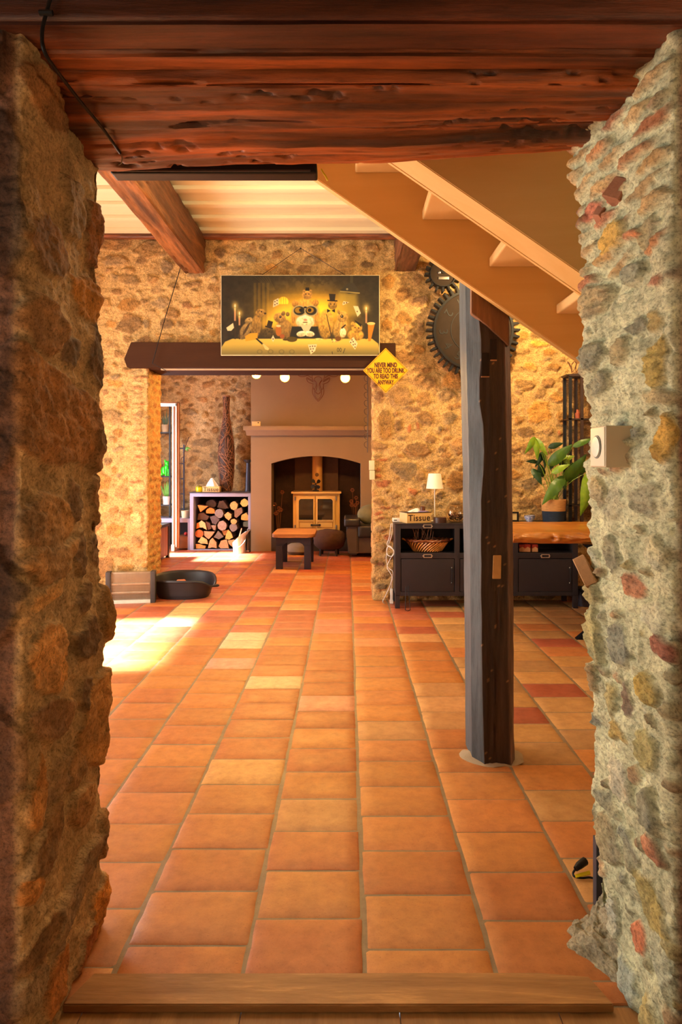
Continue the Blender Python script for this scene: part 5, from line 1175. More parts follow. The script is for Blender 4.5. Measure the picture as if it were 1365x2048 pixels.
def tissue_puff(parent, w_, h_, z, seed=0, lean=0):
    us = np.linspace(0, 2 * PI, 33); vs = np.linspace(0, 1, 9); U, V = np.meshgrid(us, vs, indexing='ij')
    r = w_ * (1 - V * .85) * (1 + .28 * np.sin(5 * U + seed) * (1 - .3 * V)); X = r * np.cos(U) + lean * V; Yy = r * np.sin(U) * .4; Z = z + h_ * V ** .8 * (1 + .06 * np.sin(3 * U))
    grid_object('tissue', np.stack([X, Yy, Z], -1), None, TISS, parent=parent, smooth=60)
tissue_puff(g, .085, .125, 11 * s - .004, 1)
s = 10.6 / FPX; jx = ax(398.5, 10.6)
j = thing('yellow_candle_jar', 'yellow glass candle jar at the left end of the log store', 'jar', (jx, 10.6, ztop))
MB().lathe([(6.5 * s * .95, 0), (6.8 * s, .01), (6.8 * s, 8.5 * s), (6 * s, 9.3 * s)], 24).build('jar', mat('yellow_glass', (226, 206, 20), .15, var=.05, coat=.6), j, 60); MB().lathe([(5.8 * s, 9.3 * s), (6.2 * s, 9.5 * s), (6.2 * s, 11.2 * s), (5 * s, 12 * s), (1.5 * s, 12.5 * s), (1.2 * s, 13.5 * s)], 24).build('lid', mat('olive_lid', (150, 136, 30), .3), j, 60)
s = 10.7 / FPX; v = thing('dark_pillar_vase', 'narrow blue-black flared holder at the right end of the log store by the chimney', 'candle holder', (ax(496.5, 10.65), 10.65, ztop))
MB().lathe([(6.2 * s, 0), (6.2 * s, .02), (5.6 * s, .05), (3.4 * s, 54 * s), (3.6 * s, 57 * s)], 12).build('column', mat('blue_black', (44, 46, 66), .35), v, 30); MB().lathe([(3.6 * s, 57 * s), (8.5 * s, 62 * s), (9.3 * s, 63.5 * s), (8.0 * s, 63 * s)], 24).build('dish', BLKM, v, 40)
# metal bucket
YB = 10.2; s = YB / FPX; bk = thing('coal_bucket', 'shiny metal coal bucket with flared spout in front of the log store', 'bucket', (ax(479, YB), YB, 0)); GALV = mat('galvanised', (214, 212, 212), .28, .55, var=.08, scale=8)
us = np.linspace(0, 2 * PI, 41); vs = np.linspace(0, 1, 14); U, V = np.meshgrid(us, vs, indexing='ij')
r = .088 + .012 * V; top = .23 + .10 * np.clip(np.cos(U), -1, 1) + .02
flare = np.clip(V - .72, 0, 1) / .28 * np.clip(np.cos(U) - .1, 0, 1)
P = np.stack([(r + .08 * flare) * np.cos(U), (r + .01 * flare) * np.sin(U), V * top], -1)
P2 = np.concatenate([P, (P[:, ::-1] * np.array([.96, .96, 1]))], 1); P2 = np.concatenate([P2[:, :1] * np.array([0, 0, 1]), P2, P2[:, -1:] * np.array([0, 0, 1]) + np.array([0, 0, .01])], 1)
grid_object('body', P2, None, GALV, parent=bk, smooth=50)
MB().tube(smooth_pts([(-.02, -.10, .09), (.04, -.135, .12), (.10, -.12, .19), (.115, -.02, .26)]), .004, 6).build('handle', STEEL, bk)
sc_ = tag(MB().tube([(0, 0, 0), (.055, .02, .20)], .009, 8).build('fire_tool', mat('pale_handle', (206, 150, 110), .5), None, loc=(ax(476, YB), YB, .165)), 'pale wooden tool handle leaning out of the metal coal bucket', 'tool')
ft = thing('fireside_tool_set', 'black upright fireside tool holder between the bucket and the chimney breast', 'tool set', (ax(497, 10.3), 10.3, 0))
MB().box(-.032, .032, -.05, .05, 0, .34, .004).build('holder', BLK, ft); MB().tube([(.0, -.055, .01), (.0, -.055, .36)], .006, 6).build('rod', STEEL, ft); MB().box(-.02, .02, -.06, -.05, .01, .03).build('foot_clip', STEEL, ft)

# low shelf unit left of the log store, frame door, shelf with plants, ladder, twig
Yl = 10.55; s = Yl / FPX; lx0, lx1 = -3.1, wx0 - .005; lc = (lx0 + lx1) / 2
sh = thing('low_bench_unit', 'low grey bench unit with open niche and brown wooden drawer left of the log store', 'bench', (lc, Yl, 0))
zt0, zt1 = az(1045, Yl), az(1037, Yl)
MB().box(lx0 - lc, lx1 - lc, 0, .5, zt0, zt1, .003).build('top', GBOX, sh); MB().box(lx1 - lc - .04, lx1 - lc, 0, .5, 0, zt0).build('side_panel', GBOX, sh); MB().box(lx0 - lc, lx1 - lc, .46, .5, 0, zt0).build('back_panel', mat('store_back', (40, 32, 30), .8), sh)
MB().box(ax(352, Yl) - lc, lx1 - lc - .04, .0, .44, .02, az(1073, Yl), .003).build('drawer', wood('drawer_brown', (110, 66, 38), (150, 96, 58), 'X', .6, 8), sh)
for k, (px, py, c, r, lb) in enumerate(((372, 1069, (176, 44, 40), .03, 'small red ball in the niche of the grey bench'), (375, 1067, (50, 84, 170), .028, 'small blue ball in the niche of the grey bench'))):
    tag(MB().ball((0, 0, r), r).build('toy_ball', mat('toy_%d' % k, c, .5), None, 60, loc=(ax(px, 10.65) - k * .0 + k * .035, 10.65, az(1073, Yl) + .001)), lb, 'ball')
tag(MB().lathe([(.055, 0), (.065, .11), (.06, .112), (.052, .01)], 24, cap1=False).build('cream_pot', mat('cream_ceramic', (216, 198, 156), .5), None, 50, loc=(ax(371, 10.7), 10.7, zt1)), 'plain cream pot on the grey bench below the ladder', 'pot')
dr = struct(thing('door_1', None, None, (-2.95, 10.42, 0)))
def zx(z): return 310 + z / 6.02
def X1(z): return ax(zx(z), 10.42) + 2.95
def Z1(z): return az(790 + z / 6.02, 10.42)
FRB = wood('frame_brown', (140, 86, 48), (176, 116, 70), 'Z', .5, 8)
MB().box(X1(266), X1(290), 0, .06, .04, Z1(85), .003).box(-.33, X1(290), 0, .06, Z1(99), Z1(85), .003).build('outer_frame', FRB, dr)
MB().box(X1(250), X1(265), -.02, .05, .06, Z1(100), .003).box(-.33, X1(265), -.02, .05, Z1(136), Z1(101), .003).build('frame', WHITEP, dr)
MB().box(X1(229), X1(249), -.01, .04, .06, Z1(137), .002).build('inner_stile', FRB, dr); MB().box(X1(211), X1(228), -.02, .04, .06, Z1(137), .003).build('sash', WHITEP, dr)
MB().box(X1(203), X1(240), -.04, .05, .0, .10, .006).build('bottom_pivot', WHITEP, dr)
MB().box(-.33, X1(211), .01, .014, .1, Z1(137)).build('pane', glass_pane(), dr, False)
rk = thing('plant_shelf', 'black metal shelf rack behind the glass of the white-framed door', 'shelf', (-2.9, 10.85, 0)); RX = ax(344, 10.85) + 2.9
for xx in (RX, -.33):
    for yy in (-.12, .15): MB().box(xx - .012, xx + .012, yy - .012, yy + .012, zt1, 2.3).build('post', BLKM, rk)
zsh = [az(p, 10.75) for p in (864, 952, 1009)]
for z in zsh: MB().box(-.33, RX, -.13, .16, z - .02, z).build('shelf', BLKM, rk)
# green glossy bulldog figurine
gd = thing('green_dog_figurine', 'glossy bright green sitting dog figurine on the black shelf', 'figurine', (ax(331, 10.75), 10.76, zsh[1])); GRN = mat('green_gloss', (30, 200, 30), .15, var=.05, coat=1)
b = MB(); b.ball((-.02, .0, .085), (.06, .05, .07), 16, 10); b.ball((.02, -.005, .12), (.045, .04, .065), 16, 10); b.ball((.03, -.02, .20), (.042, .045, .04), 16, 10); b.ball((.045, -.05, .185), (.022, .022, .018), 12, 8)
for sx_ in (-.005, .065): b.ball((sx_, -.005, .24), (.014, .01, .022), 10, 6)
for (x, y) in ((.05, -.02), (.015, -.03)): b.tube([(x, y, .11), (x + .004, y - .005, .0)], [.018, .015], 8); b.ball((x + .006, y - .015, .012), (.02, .024, .013), 10, 6)
b.ball((-.06, -.01, .03), (.035, .03, .03), 12, 8)
b.build('body', GRN, gd, 60)
def leaf_mesh(b, p0, p1, w_, droop=.1, up=None, n=8, fold=.25):
    p0, p1 = Vector(p0), Vector(p1); d = p1 - p0; L = d.length; t = d.normalized(); upv = Vector(up or (0, -1, .25)).normalized()
    side = t.cross(upv)
    if side.length < .05: side = t.cross(Vector((1, 0, 0)))
    side.normalize(); nrm = side.cross(t).normalized(); rows = []
    for i in range(n + 1):
        u = i / n; wd = w_ * (math.sin(PI * min(1, u ** .72)) ** .85) * (1 - .12 * u) if 0 < u < 1 else .0008
        c = p0 + d * u + nrm * (math.sin(PI * u) * droop * L)
        row = []
        for q in (-1, -.5, 0, .5, 1): row.append(b.bm.verts.new(c + side * wd * q + nrm * (abs(q) * wd * fold * -1 + .06 * wd * math.sin(u * 20 + q))))
        rows.append(row)
    for A, B in zip(rows, rows[1:]):
        for k in range(4): b.bm.faces.new([A[k], A[k + 1], B[k + 1], B[k]])
def potted(name, label, loc, pr, ph, potm, leafm, leaves, seed):
    g = thing(name, label, 'plant', loc); MB().lathe([(pr * .85, 0), (pr, ph), (pr * .92, ph), (pr * .8, ph * .85)], 24).build('pot', potm, g, 40)
    for (dx, dz, w_) in leaves:
        b = MB(); leaf_mesh(b, (dx * .2, 0, ph * .85), (dx, -.02, ph + dz), w_); b.build('leaf', leafm, g, 60)
LF2 = mat('shelf_leaf', (86, 140, 40), .5, var=.3, scale=20)
potted('potted_plant', 'green plant in a pale pot on the black shelf under the green dog', (ax(334, 10.75), 10.75, zsh[2]), .065, .13, mat('pale_pink_pot', (214, 196, 190), .6), LF2, [(-.07, .16, .012), (-.03, .22, .014), (.01, .26, .014), (.04, .24, .014), (.06, .18, .012), (-.10, .20, .01), (.03, .14, .018), (-.02, .12, .018)], 1)
potted('potted_plant', 'small dark plant in a beige pot high on the black shelf behind the door glass', (ax(332, 10.75), 10.75, zsh[0]), .062, .115, mat('beige_pot', (160, 130, 96), .8, bump=.3), mat('dark_leaf', (48, 66, 34), .6), [(-.06, .12, .014), (-.03, .18, .012), (.03, .28, .010), (.05, .14, .014)], 2)
tag(MB().lathe([(.02, 0), (.028, .002), (.006, .02), (.006, .11), (.035, .15), (.034, .21)], 18, cap1=False).build('glass_goblet', glass_pane(), None, 60, loc=(ax(343, 10.78), 10.78, zt1)), 'clear glass standing on the grey bench behind the white-framed door', 'glass')
ld = thing('black_ladder', 'narrow black decorative ladder leaning against the stone wall beside the door frame', 'ladder', (ax(364, 10.8), 10.8, zt1))
for dx in (-.055, .035): MB().box(dx - .01, dx + .01, -.02, .0, 0, 1.15).build('rail', mat('blue_black', (44, 46, 66), .35), ld)
for k in range(5): MB().box(-.10 if k % 2 else -.09, .04, -.015, -.005, .12 + k * .24, .14 + k * .24).build('rung', BLKM, ld)
tw = thing('leafy_twig', 'thin bare branch with one green leaf in front of the stone wall', 'branch', (ax(364, 10.75), 10.72, zt1)); q = 10.72 / FPX
MB().tube(smooth_pts([(0, 0, 0), (-.01, 0, .5), (-.005, 0, .9), (4 * q, 0, (1037 - 915) * q), (8 * q, 0, (1037 - 895) * q), (15 * q, 0, (1037 - 876) * q)]), .007, 6).build('branch', mat('twig_brown', (74, 46, 32), .8), tw)
MB().tube([(0, 0, (1037 - 928) * q), (8 * q, 0, (1037 - 927) * q)], .005, 6).build('side_twig', mat('twig_brown', (74, 46, 32), .8), tw)
for (a, b2) in (((8, 897), (19, 899)), ((8, 898), (14, 904))):
    b = MB(); leaf_mesh(b, (a[0] * q, 0, (1037 - a[1]) * q), (b2[0] * q, -.01, (1037 - b2[1]) * q), .02); b.build('leaf', LF2, tw, 60)

# slatted low cabinet by the left pillar
cg = thing('slatted_cabinet', 'low reddish-brown slatted cabinet with black top partly hidden behind the left pillar', 'cabinet', (-2.78, 9.0, 0)); RBW = wood('cabinet_red_brown', (108, 62, 46), (146, 90, 66), 'Z', .55, 6)
for k in range(8): y = -.72 + k * .18; MB().box(.20, .235, y, y + .176, .04, .45, .002).build('slat', RBW, cg)
MB().box(-.24, .20, -.72, .72, .04, .45).build('carcass', BLKM, cg); MB().box(-.25, .245, -.74, .74, .45, .49, .004).build('top', BLK, cg)
for yy in (-.74, .68):
    for xx in (-.24, .20): MB().box(xx, xx + .045, yy, yy + .06, 0, .45).build('leg', BLK, cg)

# ------------------------------------------------------------------ heater and dog bed
def build_heater():
    YH = 6.56; x = ax(262, YH); g = thing('quartz_heater', 'grey electric radiant heater with wire grille standing against the left pillar', 'heater', (x, YH, 0), math.radians(9)); W = .185; H = .295
    al = mat('brushed_alu', (170, 158, 138), .4, .7); DG = mat('dark_grey_plastic', (56, 54, 54), .5)
    MB().box(-W, W, .0, .06, .03, H, .006).build('back_reflector', al, g); MB().box(-W - .005, W, -.03, .06, .0, .035, .004).build('base_rail', mat('pale_rail', (214, 206, 188), .5), g)
    MB().box(W, W + .045, -.035, .065, .0, H + .01, .01).build('end_cap', DG, g); MB().box(-W - .045, -W, -.035, .065, .0, H + .01, .01).build('end_cap', DG, g)
    b = MB()
    for k in range(47): xx = -W + .004 + k * (2 * W - .008) / 46; b.tube([(xx, -.032, .035), (xx, -.032, H - .005)], .0012, 4)
    for k in range(9): z = .045 + k * (H - .06) / 8; b.tube([(-W, -.030, z), (W, -.030, z)], .0014, 4)
    b.build('grille', STEEL, g)
    for z in (.10, .185): MB().tube([(-W + .01, -.01, z), (W - .01, -.01, z)], .010, 12).build('quartz_tube', mat('quartz', (236, 206, 170), .3), g); 
build_heater()
def build_dogbed():
    Yd = 6.90; x = ax(368, Yd); g = thing('dog_bed', 'oval black ribbed plastic dog bed in front of the passage to the fireplace room', 'dog bed', (x, Yd, 0))
    PL_ = mat('black_ribbed_plastic', (44, 42, 46), .42, var=.08)
    n = 96; us = np.linspace(0, 2 * PI, n + 1); prof = [(0.0, .012), (.55, .012), (.80, .0), (.82, .012)] + [(.83 + .013 * k + .005 * (k % 2), .03 + .0135 * k) for k in range(12)]
    m = len(prof); U = us[:, None]; pr = np.array([p[0] for p in prof])[None]; z = np.array([p[1] for p in prof])[None]
    front_dip = np.exp(-((((U - math.radians(-14) + PI) % (2 * PI)) - PI) / .50) ** 2)
    backup = .035 * np.clip(np.sin(U), 0, 1)
    top = .20
    zz = z * (1 + (backup / top) - .42 * front_dip * 1.0)
    sup = lambda a, p: np.sign(np.cos(a)) * np.abs(np.cos(a)) ** p
    cx = np.sign(np.cos(U)) * np.abs(np.cos(U)) ** .85; cy = np.sign(np.sin(U)) * np.abs(np.sin(U)) ** .85
    A, B = .31, .235
    Po = np.stack([pr * cx * A, pr * cy * B, zz * np.ones_like(U)], -1)
    topz = Po[:, -1:, 2:3]
    rim = []
    for (dr_, dz) in ((.03, .006), (.05, .0), (.045, .012), (.02, .018), (-.01, .012)):
        rr_ = 1.0 + dr_; rim.append(np.concatenate([(rr_ * cx * A)[..., None], (rr_ * cy * B)[..., None], topz + dz], -1))
    rim = np.concatenate(rim, 1)
    inner = np.stack([np.array([.96, .90, .86, .5, 0])[None] * cx * A, np.array([.96, .90, .86, .5, 0])[None] * cy * B, (topz[..., 0] * np.array([.9, .5, .12, .1, .1])[None]) + .012], -1)
    grid_object('shell', np.concatenate([Po, rim, inner], 1), None, PL_, parent=g, smooth=50)
    lip = MB(); lip.prism([(A * 1.00, -.10), (A * 1.14, -.075), (A * 1.19, -.05), (A * 1.16, -.02), (A * 1.0, .0)], .105, .125, 'XY', .006); lip.build('lip', PL_, g)
    tag(MB().box(-.05, .05, -.04, .04, 0, .07, .02, seg=3).jitter(.006, 30).build('orange_toy', mat('orange_cloth', (200, 112, 60), .8, bump=.3), None, 60, loc=(x - .02, Yd - .04, .10)), 'small orange toy lying inside the black dog bed', 'toy')
    tag(MB().box(-.09, .09, -.07, .07, 0, .05, .02, seg=3).jitter(.008, 22, 2).build('folded_cloth', mat('cream_orange_cloth', (220, 160, 110), .9, bump=.3), None, 60, loc=(x + .18, Yd - .02, .06)), 'cream and orange cloth at the right end inside the dog bed', 'cloth')
build_dogbed()
# ------------------------------------------------------------------ sideboard
YS = 6.31; HS = .786
sx0, sx1 = ax(791, YS), ax(1157, YS); scx_ = (sx0 + sx1) / 2
def SX(px): return ax(px, YS) - scx_
def SZ(py): return az(py, YS)
def build_sideboard():
    g = thing('sideboard', 'long anthracite metal sideboard with three open bays over three doors against the right stone wall', 'sideboard', (scx_, YS + .18, 0))
    y0, y1 = -.18, .18; o = -.18
    MB().box(SX(790) , SX(1158), y0 - .004, y1, SZ(1049), HS, .002).build('top', DARKM, g)
    b = MB(); b.box(SX(792), SX(1156), y1 - .012, y1, .116, SZ(1049)).box(SX(792), SX(796), y0 + .01, y1, .116, SZ(1049)).box(SX(1152), SX(1156), y0 + .01, y1, .116, SZ(1049)).box(SX(796), SX(1152), y0 + .012, y1, .116, .13).box(SX(796), SX(1152), y0 + .012, y1, SZ(1110), SZ(1107))
    for a in (914, 1032): b.box(SX(a), SX(a + 2.5), y0 + .01, y1, .116, SZ(1049))
    b.build('carcass', DARKM, g, False)
    for (a, c) in ((791, 802), (910, 920), (1028, 1037), (1146, 1157)): MB().box(SX(a), SX(c), y0, y0 + .022, SZ(1192), SZ(1049), .002).build('stile', DARKM, g)
    for (a, c) in ((1049, 1057.5), (1106, 1117), (1184, 1192)): MB().box(SX(802), SX(1146), y0 + .001, y0 + .02, SZ(c), SZ(a), .002).build('rail', DARKM, g)
    for a in (791, 1147.5):
        for yy in (y0, y1 - .04): MB().box(SX(a), SX(a + 9.5), yy, yy + .04, 0, SZ(1190), .002).build('leg', DARKM, g)
    for (a, c) in ((803, 909), (921, 1027), (1038, 1145)):
        d = MB().box(SX(a), SX(c), y0 + .003, y0 + .018, SZ(1183.5), SZ(1118), .003).build('door', DARKM, g)
        hx = SX(c - 4.5)
        MB().tube([(hx, y0 - .003, SZ(1136)), (hx, y0 - .022, SZ(1138)), (hx, y0 - .022, SZ(1164)), (hx, y0 - .003, SZ(1166))], .0055, 8).build('handle', BLKM, d)
        for pz in (1135.5, 1166): MB().ball((hx, y0, SZ(pz)), .0075, 10, 6).build('handle_screw', STEEL, d)
        m = (a + c) / 2
        for pz in (1052.5, 1112):
            b = MB(); frame_ring(b, [(SX(m - 8.5), SZ(pz + 3.6)), (SX(m + 8.5), SZ(pz + 3.6)), (SX(m + 8.5), SZ(pz - 3.6)), (SX(m - 8.5), SZ(pz - 3.6))], [(SX(m - 7), SZ(pz + 2.3)), (SX(m + 7), SZ(pz + 2.3)), (SX(m + 7), SZ(pz - 2.3)), (SX(m - 7), SZ(pz - 2.3))], y0 - .005, y0 + .002)
            for q in (-9.4, 9.4): b.ball((SX(m + q), y0 - .002, SZ(pz)), .005, 8, 5)
            b.build('label_holder', mat('nickel', (206, 184, 166), .3, .7), g)
build_sideboard()
shelfz = SZ(1106)
# things in the bays
bs = thing('wicker_basket', 'oval golden-brown wicker basket in the left open bay of the sideboard', 'basket', (ax(856, 6.44), 6.46, shelfz)); WG = mat('golden_wicker', (206, 136, 62), .35, var=.35, scale=30, coat=.4); WD = mat('dark_wicker', (120, 64, 34), .35, var=.3, coat=.4)
MB().lathe([(.10, .0), (.13, .004), (.175, .07), (.195, .105), (.18, .105), (.12, .01)], 36, sy=.62).build('lining', mat('basket_inner', (96, 52, 28), .6), bs, 60)
b = MB()
for k in range(34):
    a0 = k * 2 * PI / 34; pts = []
    for t in range(7):
        u = t / 6; a = a0 + u * .55; r = float(np.interp(u, [0, .5, 1], [.132, .162, .194])); pts.append((r * math.cos(a), r * math.sin(a) * .62, .004 + .085 * u))
    b.tube(pts, .007, 6)
b.build('weave', WG, bs, 60)
b = MB(); n = 48
for ph in (0, PI): b.tube([((.203 + .005 * math.cos(6 * a + ph)) * math.cos(a), (.203 + .005 * math.cos(6 * a + ph)) * math.sin(a) * .62, .105 + .008 * math.sin(12 * a + ph)) for a in [2 * PI * k / n for k in range(n)]], .010, 6, closed=True)
b.build('braided_rim', WD, bs, 60)
for k, sx_ in enumerate((-1, 1)): MB().tube(smooth_pts([(sx_ * .195, -.02, .10), (sx_ * .235, 0, .115), (sx_ * .195, .02, .10)]), .009, 6).build('handle', WG, bs)
rnd = random.Random(6); b = MB()
for k in range(16):
    x = rnd.uniform(-.08, .10); a = rnd.uniform(-.5, .5); L = rnd.uniform(.05, .11); b.tube([(x, 0, .06), (x + a * L * .5, -.01, .06 + L * .6), (x + a * L + rnd.uniform(-.01, .01), 0, .07 + L)], .0025, 5)
tag(b.build('dried_twigs', mat('twig_grey', (150, 112, 92), .8), None, 60, loc=(ax(846, 6.46), 6.46, shelfz + .05)), 'bunch of dry dark twigs sticking up out of the wicker basket', 'twigs', kind='stuff')
bx = thing('storage_box', 'pale wooden box file standing in the middle bay half behind the timber post', 'box', (ax(945, 6.4), 6.42, shelfz)); MB().box(-.06, .06, -.06, .1, 0, .19, .003).build('case', WOODBOX, bx)
for k in range(5): MB().box(-.052, -.046, -.0615, -.059, .02 + k * .036, .035 + k * .036).build('mark', INK, bx)
for k, px in enumerate((1040, 1051, 1066)):
    q = thing('red_packet', ('leftmost of three red and cream packets in the right bay of the sideboard', 'middle one of three red and cream packets in the right bay of the sideboard', 'rightmost of three red and cream packets in the right bay of the sideboard')[k], 'packet', (ax(px + 4, 6.4), 6.42, shelfz), group='red packets in the sideboard')
    MB().box(-.027, .027, -.04, .06, .034, .07, .004).build('upper_part', mat('packet_red', (168, 52, 36), .5), q); MB().box(-.027, .027, -.04, .06, 0, .034, .004).build('lower_part', mat('packet_cream', (226, 170, 120), .5), q)
    MB().prism([(-.024, .034), (0, .05), (.024, .034)], -.0425, -.039, 'XZ').build('printed_peak', mat('packet_cream', (226, 170, 120), .5), q)

# things on the sideboard
g = tissue_box('tissue_box', 'large wooden tissue box with black lid at the left end of the sideboard', (ax(829, 6.45) + .01, 6.45, HS), math.radians(20), .25, .17, .098, .082, mat('lid_black', (40, 32, 28), .5))
tissue_puff(g, .075, .035, .096, 2, lean=.02)
pt = thing('lidded_pot', 'small brown pot with lilac saucer on the lid of the large tissue box', 'pot', (ax(846, 6.45), 6.45, HS + .099))
MB().lathe([(.05, 0), (.055, .006), (.02, .010)], 24).build('saucer', mat('lilac', (176, 156, 206), .4), pt, 50); MB().lathe([(.018, .008), (.024, .012), (.024, .045), (.014, .052)], 20).build('body', mat('brown_glass', (96, 56, 36), .3), pt, 50)
lp = thing('table_lamp', 'small table lamp with white conical shade and thin stem on the sideboard', 'lamp', (ax(870, 6.52), 6.52, HS)); s = 6.52 / FPX
MB().lathe([(.055, 0), (.055, .008), (.008, .014)], 28).build('base', WHITEP, lp, 40); MB().tube([(0, 0, .01), (0, 0, 75 * s)], .0055, 10).build('stem', WHITEP, lp)
m_ = MB(); m_.lathe([(17.2 * s, 66 * s), (12.4 * s, 96 * s)], 36, cap0=False, cap1=False); m_.lathe([(12.0 * s, 96 * s), (16.8 * s, 66 * s)], 36, cap0=False, cap1=False); m_.build('lamp_shade', mat('shade_white', (248, 240, 224), .7, var=.02), lp, 60)
MB().tube([(-12.4 * s, 0, 90 * s), (12.4 * s, 0, 90 * s)], .002, 5).build('shade_support', STEEL, lp)
rd = thing('round_tin', 'low round dark brown lidded tin in front of the table lamp', 'tin', (ax(881, 6.38), 6.40, HS)); s = 6.38 / FPX
MB().lathe([(12.8 * s, 0), (12.8 * s, 9 * s), (12.2 * s, 9.4 * s)], 32).build('body', mat('tin_brown', (66, 40, 30), .4), rd, 50); MB().lathe([(13.2 * s, 6.5 * s), (13.2 * s, 10.5 * s), (12.6 * s, 11 * s)], 32).build('lid', mat('tin_brown', (66, 40, 30), .4), rd, 50)
gb = thing('glass_bowl', 'clear round glass bowl on the sideboard beside the timber post', 'bowl', (ax(913, 6.42), 6.45, HS)); R = 20.5 * 6.45 / FPX; cz = R * .92
pr = [(R * math.sin(a), cz - R * math.cos(a)) for a in [.4 + (2.55 - .4) * k / 16 for k in range(17)]]; pi_ = [(r - .003, z) for r, z in reversed(pr)]
MB().lathe(pr + pi_, 36, cap0=False, cap1=False).build('glass', mat('clear_glass', (255, 246, 232), 0.02, trans=1.0, var=0), gb, 60)
rnd = random.Random(8); b = MB()
for k in range(90):
    a = rnd.uniform(0, 2 * PI); r = R * .80 * math.sqrt(rnd.random()); z = .014 + rnd.uniform(0, R * .62); r = min(r, math.sqrt(max(1e-4, (R * .9) ** 2 - (z - cz) ** 2)) - .012)
    d = Vector((rnd.uniform(-1, 1), rnd.uniform(-1, 1), rnd.uniform(-.5, .5))).normalized() * .013; c_ = Vector((r * math.cos(a), r * math.sin(a), z)); b.tube([c_ - d, c_, c_ + d], [.003, .006, .003], 6)
tag(b.build('potpourri', mat('potpourri', (92, 58, 44), .5, var=.6, scale=60), None, 60, loc=(ax(913, 6.42), 6.45, HS + .004)), 'dark brown potpourri filling the lower half of the glass bowl', 'potpourri', kind='stuff')
pf_ = thing('small_picture_frame', 'small black frame with cream picture standing on the sideboard right of the post', 'picture frame', (ax(1029, 6.5), 6.5, HS)); s = 6.5 / FPX
frame_ring(MB(), [(-10 * s, 0), (9 * s, 0), (9 * s, 20 * s), (-10 * s, 20 * s)], [(-6.5 * s, 3.5 * s), (5.5 * s, 3.5 * s), (5.5 * s, 17 * s), (-6.5 * s, 17 * s)], -.008, .008).build('frame', BLK, pf_); MB().box(-7 * s, 6 * s, .0, .006, 3 * s, 17.5 * s).build('picture', mat('cream_card', (222, 184, 120), .6), pf_)
cu = thing('porcelain_cup', 'small blue and white porcelain cup on the sideboard between the frame and the plant', 'cup', (ax(1060, 6.42), 6.42, HS)); s = 6.42 / FPX
MB().lathe([(4.5 * s, 0), (4.5 * s, 1.2 * s), (7.5 * s, 4 * s), (10.6 * s, 10 * s), (11 * s, 14 * s), (10.4 * s, 14 * s), (9.5 * s, 9 * s), (4 * s, 2.5 * s)], 32).build('bowl', mat('blue_white_porcelain', (236, 232, 230), .15, c2=(60, 84, 160), scale=60, var=.3, coat=.5), cu, 60)
MB().lathe([(11.1 * s, 13.2 * s), (11.25 * s, 13.8 * s), (11.1 * s, 14.3 * s)], 32, cap0=False, cap1=False).build('rim_band', mat('rim_brown', (80, 56, 50), .3), cu)
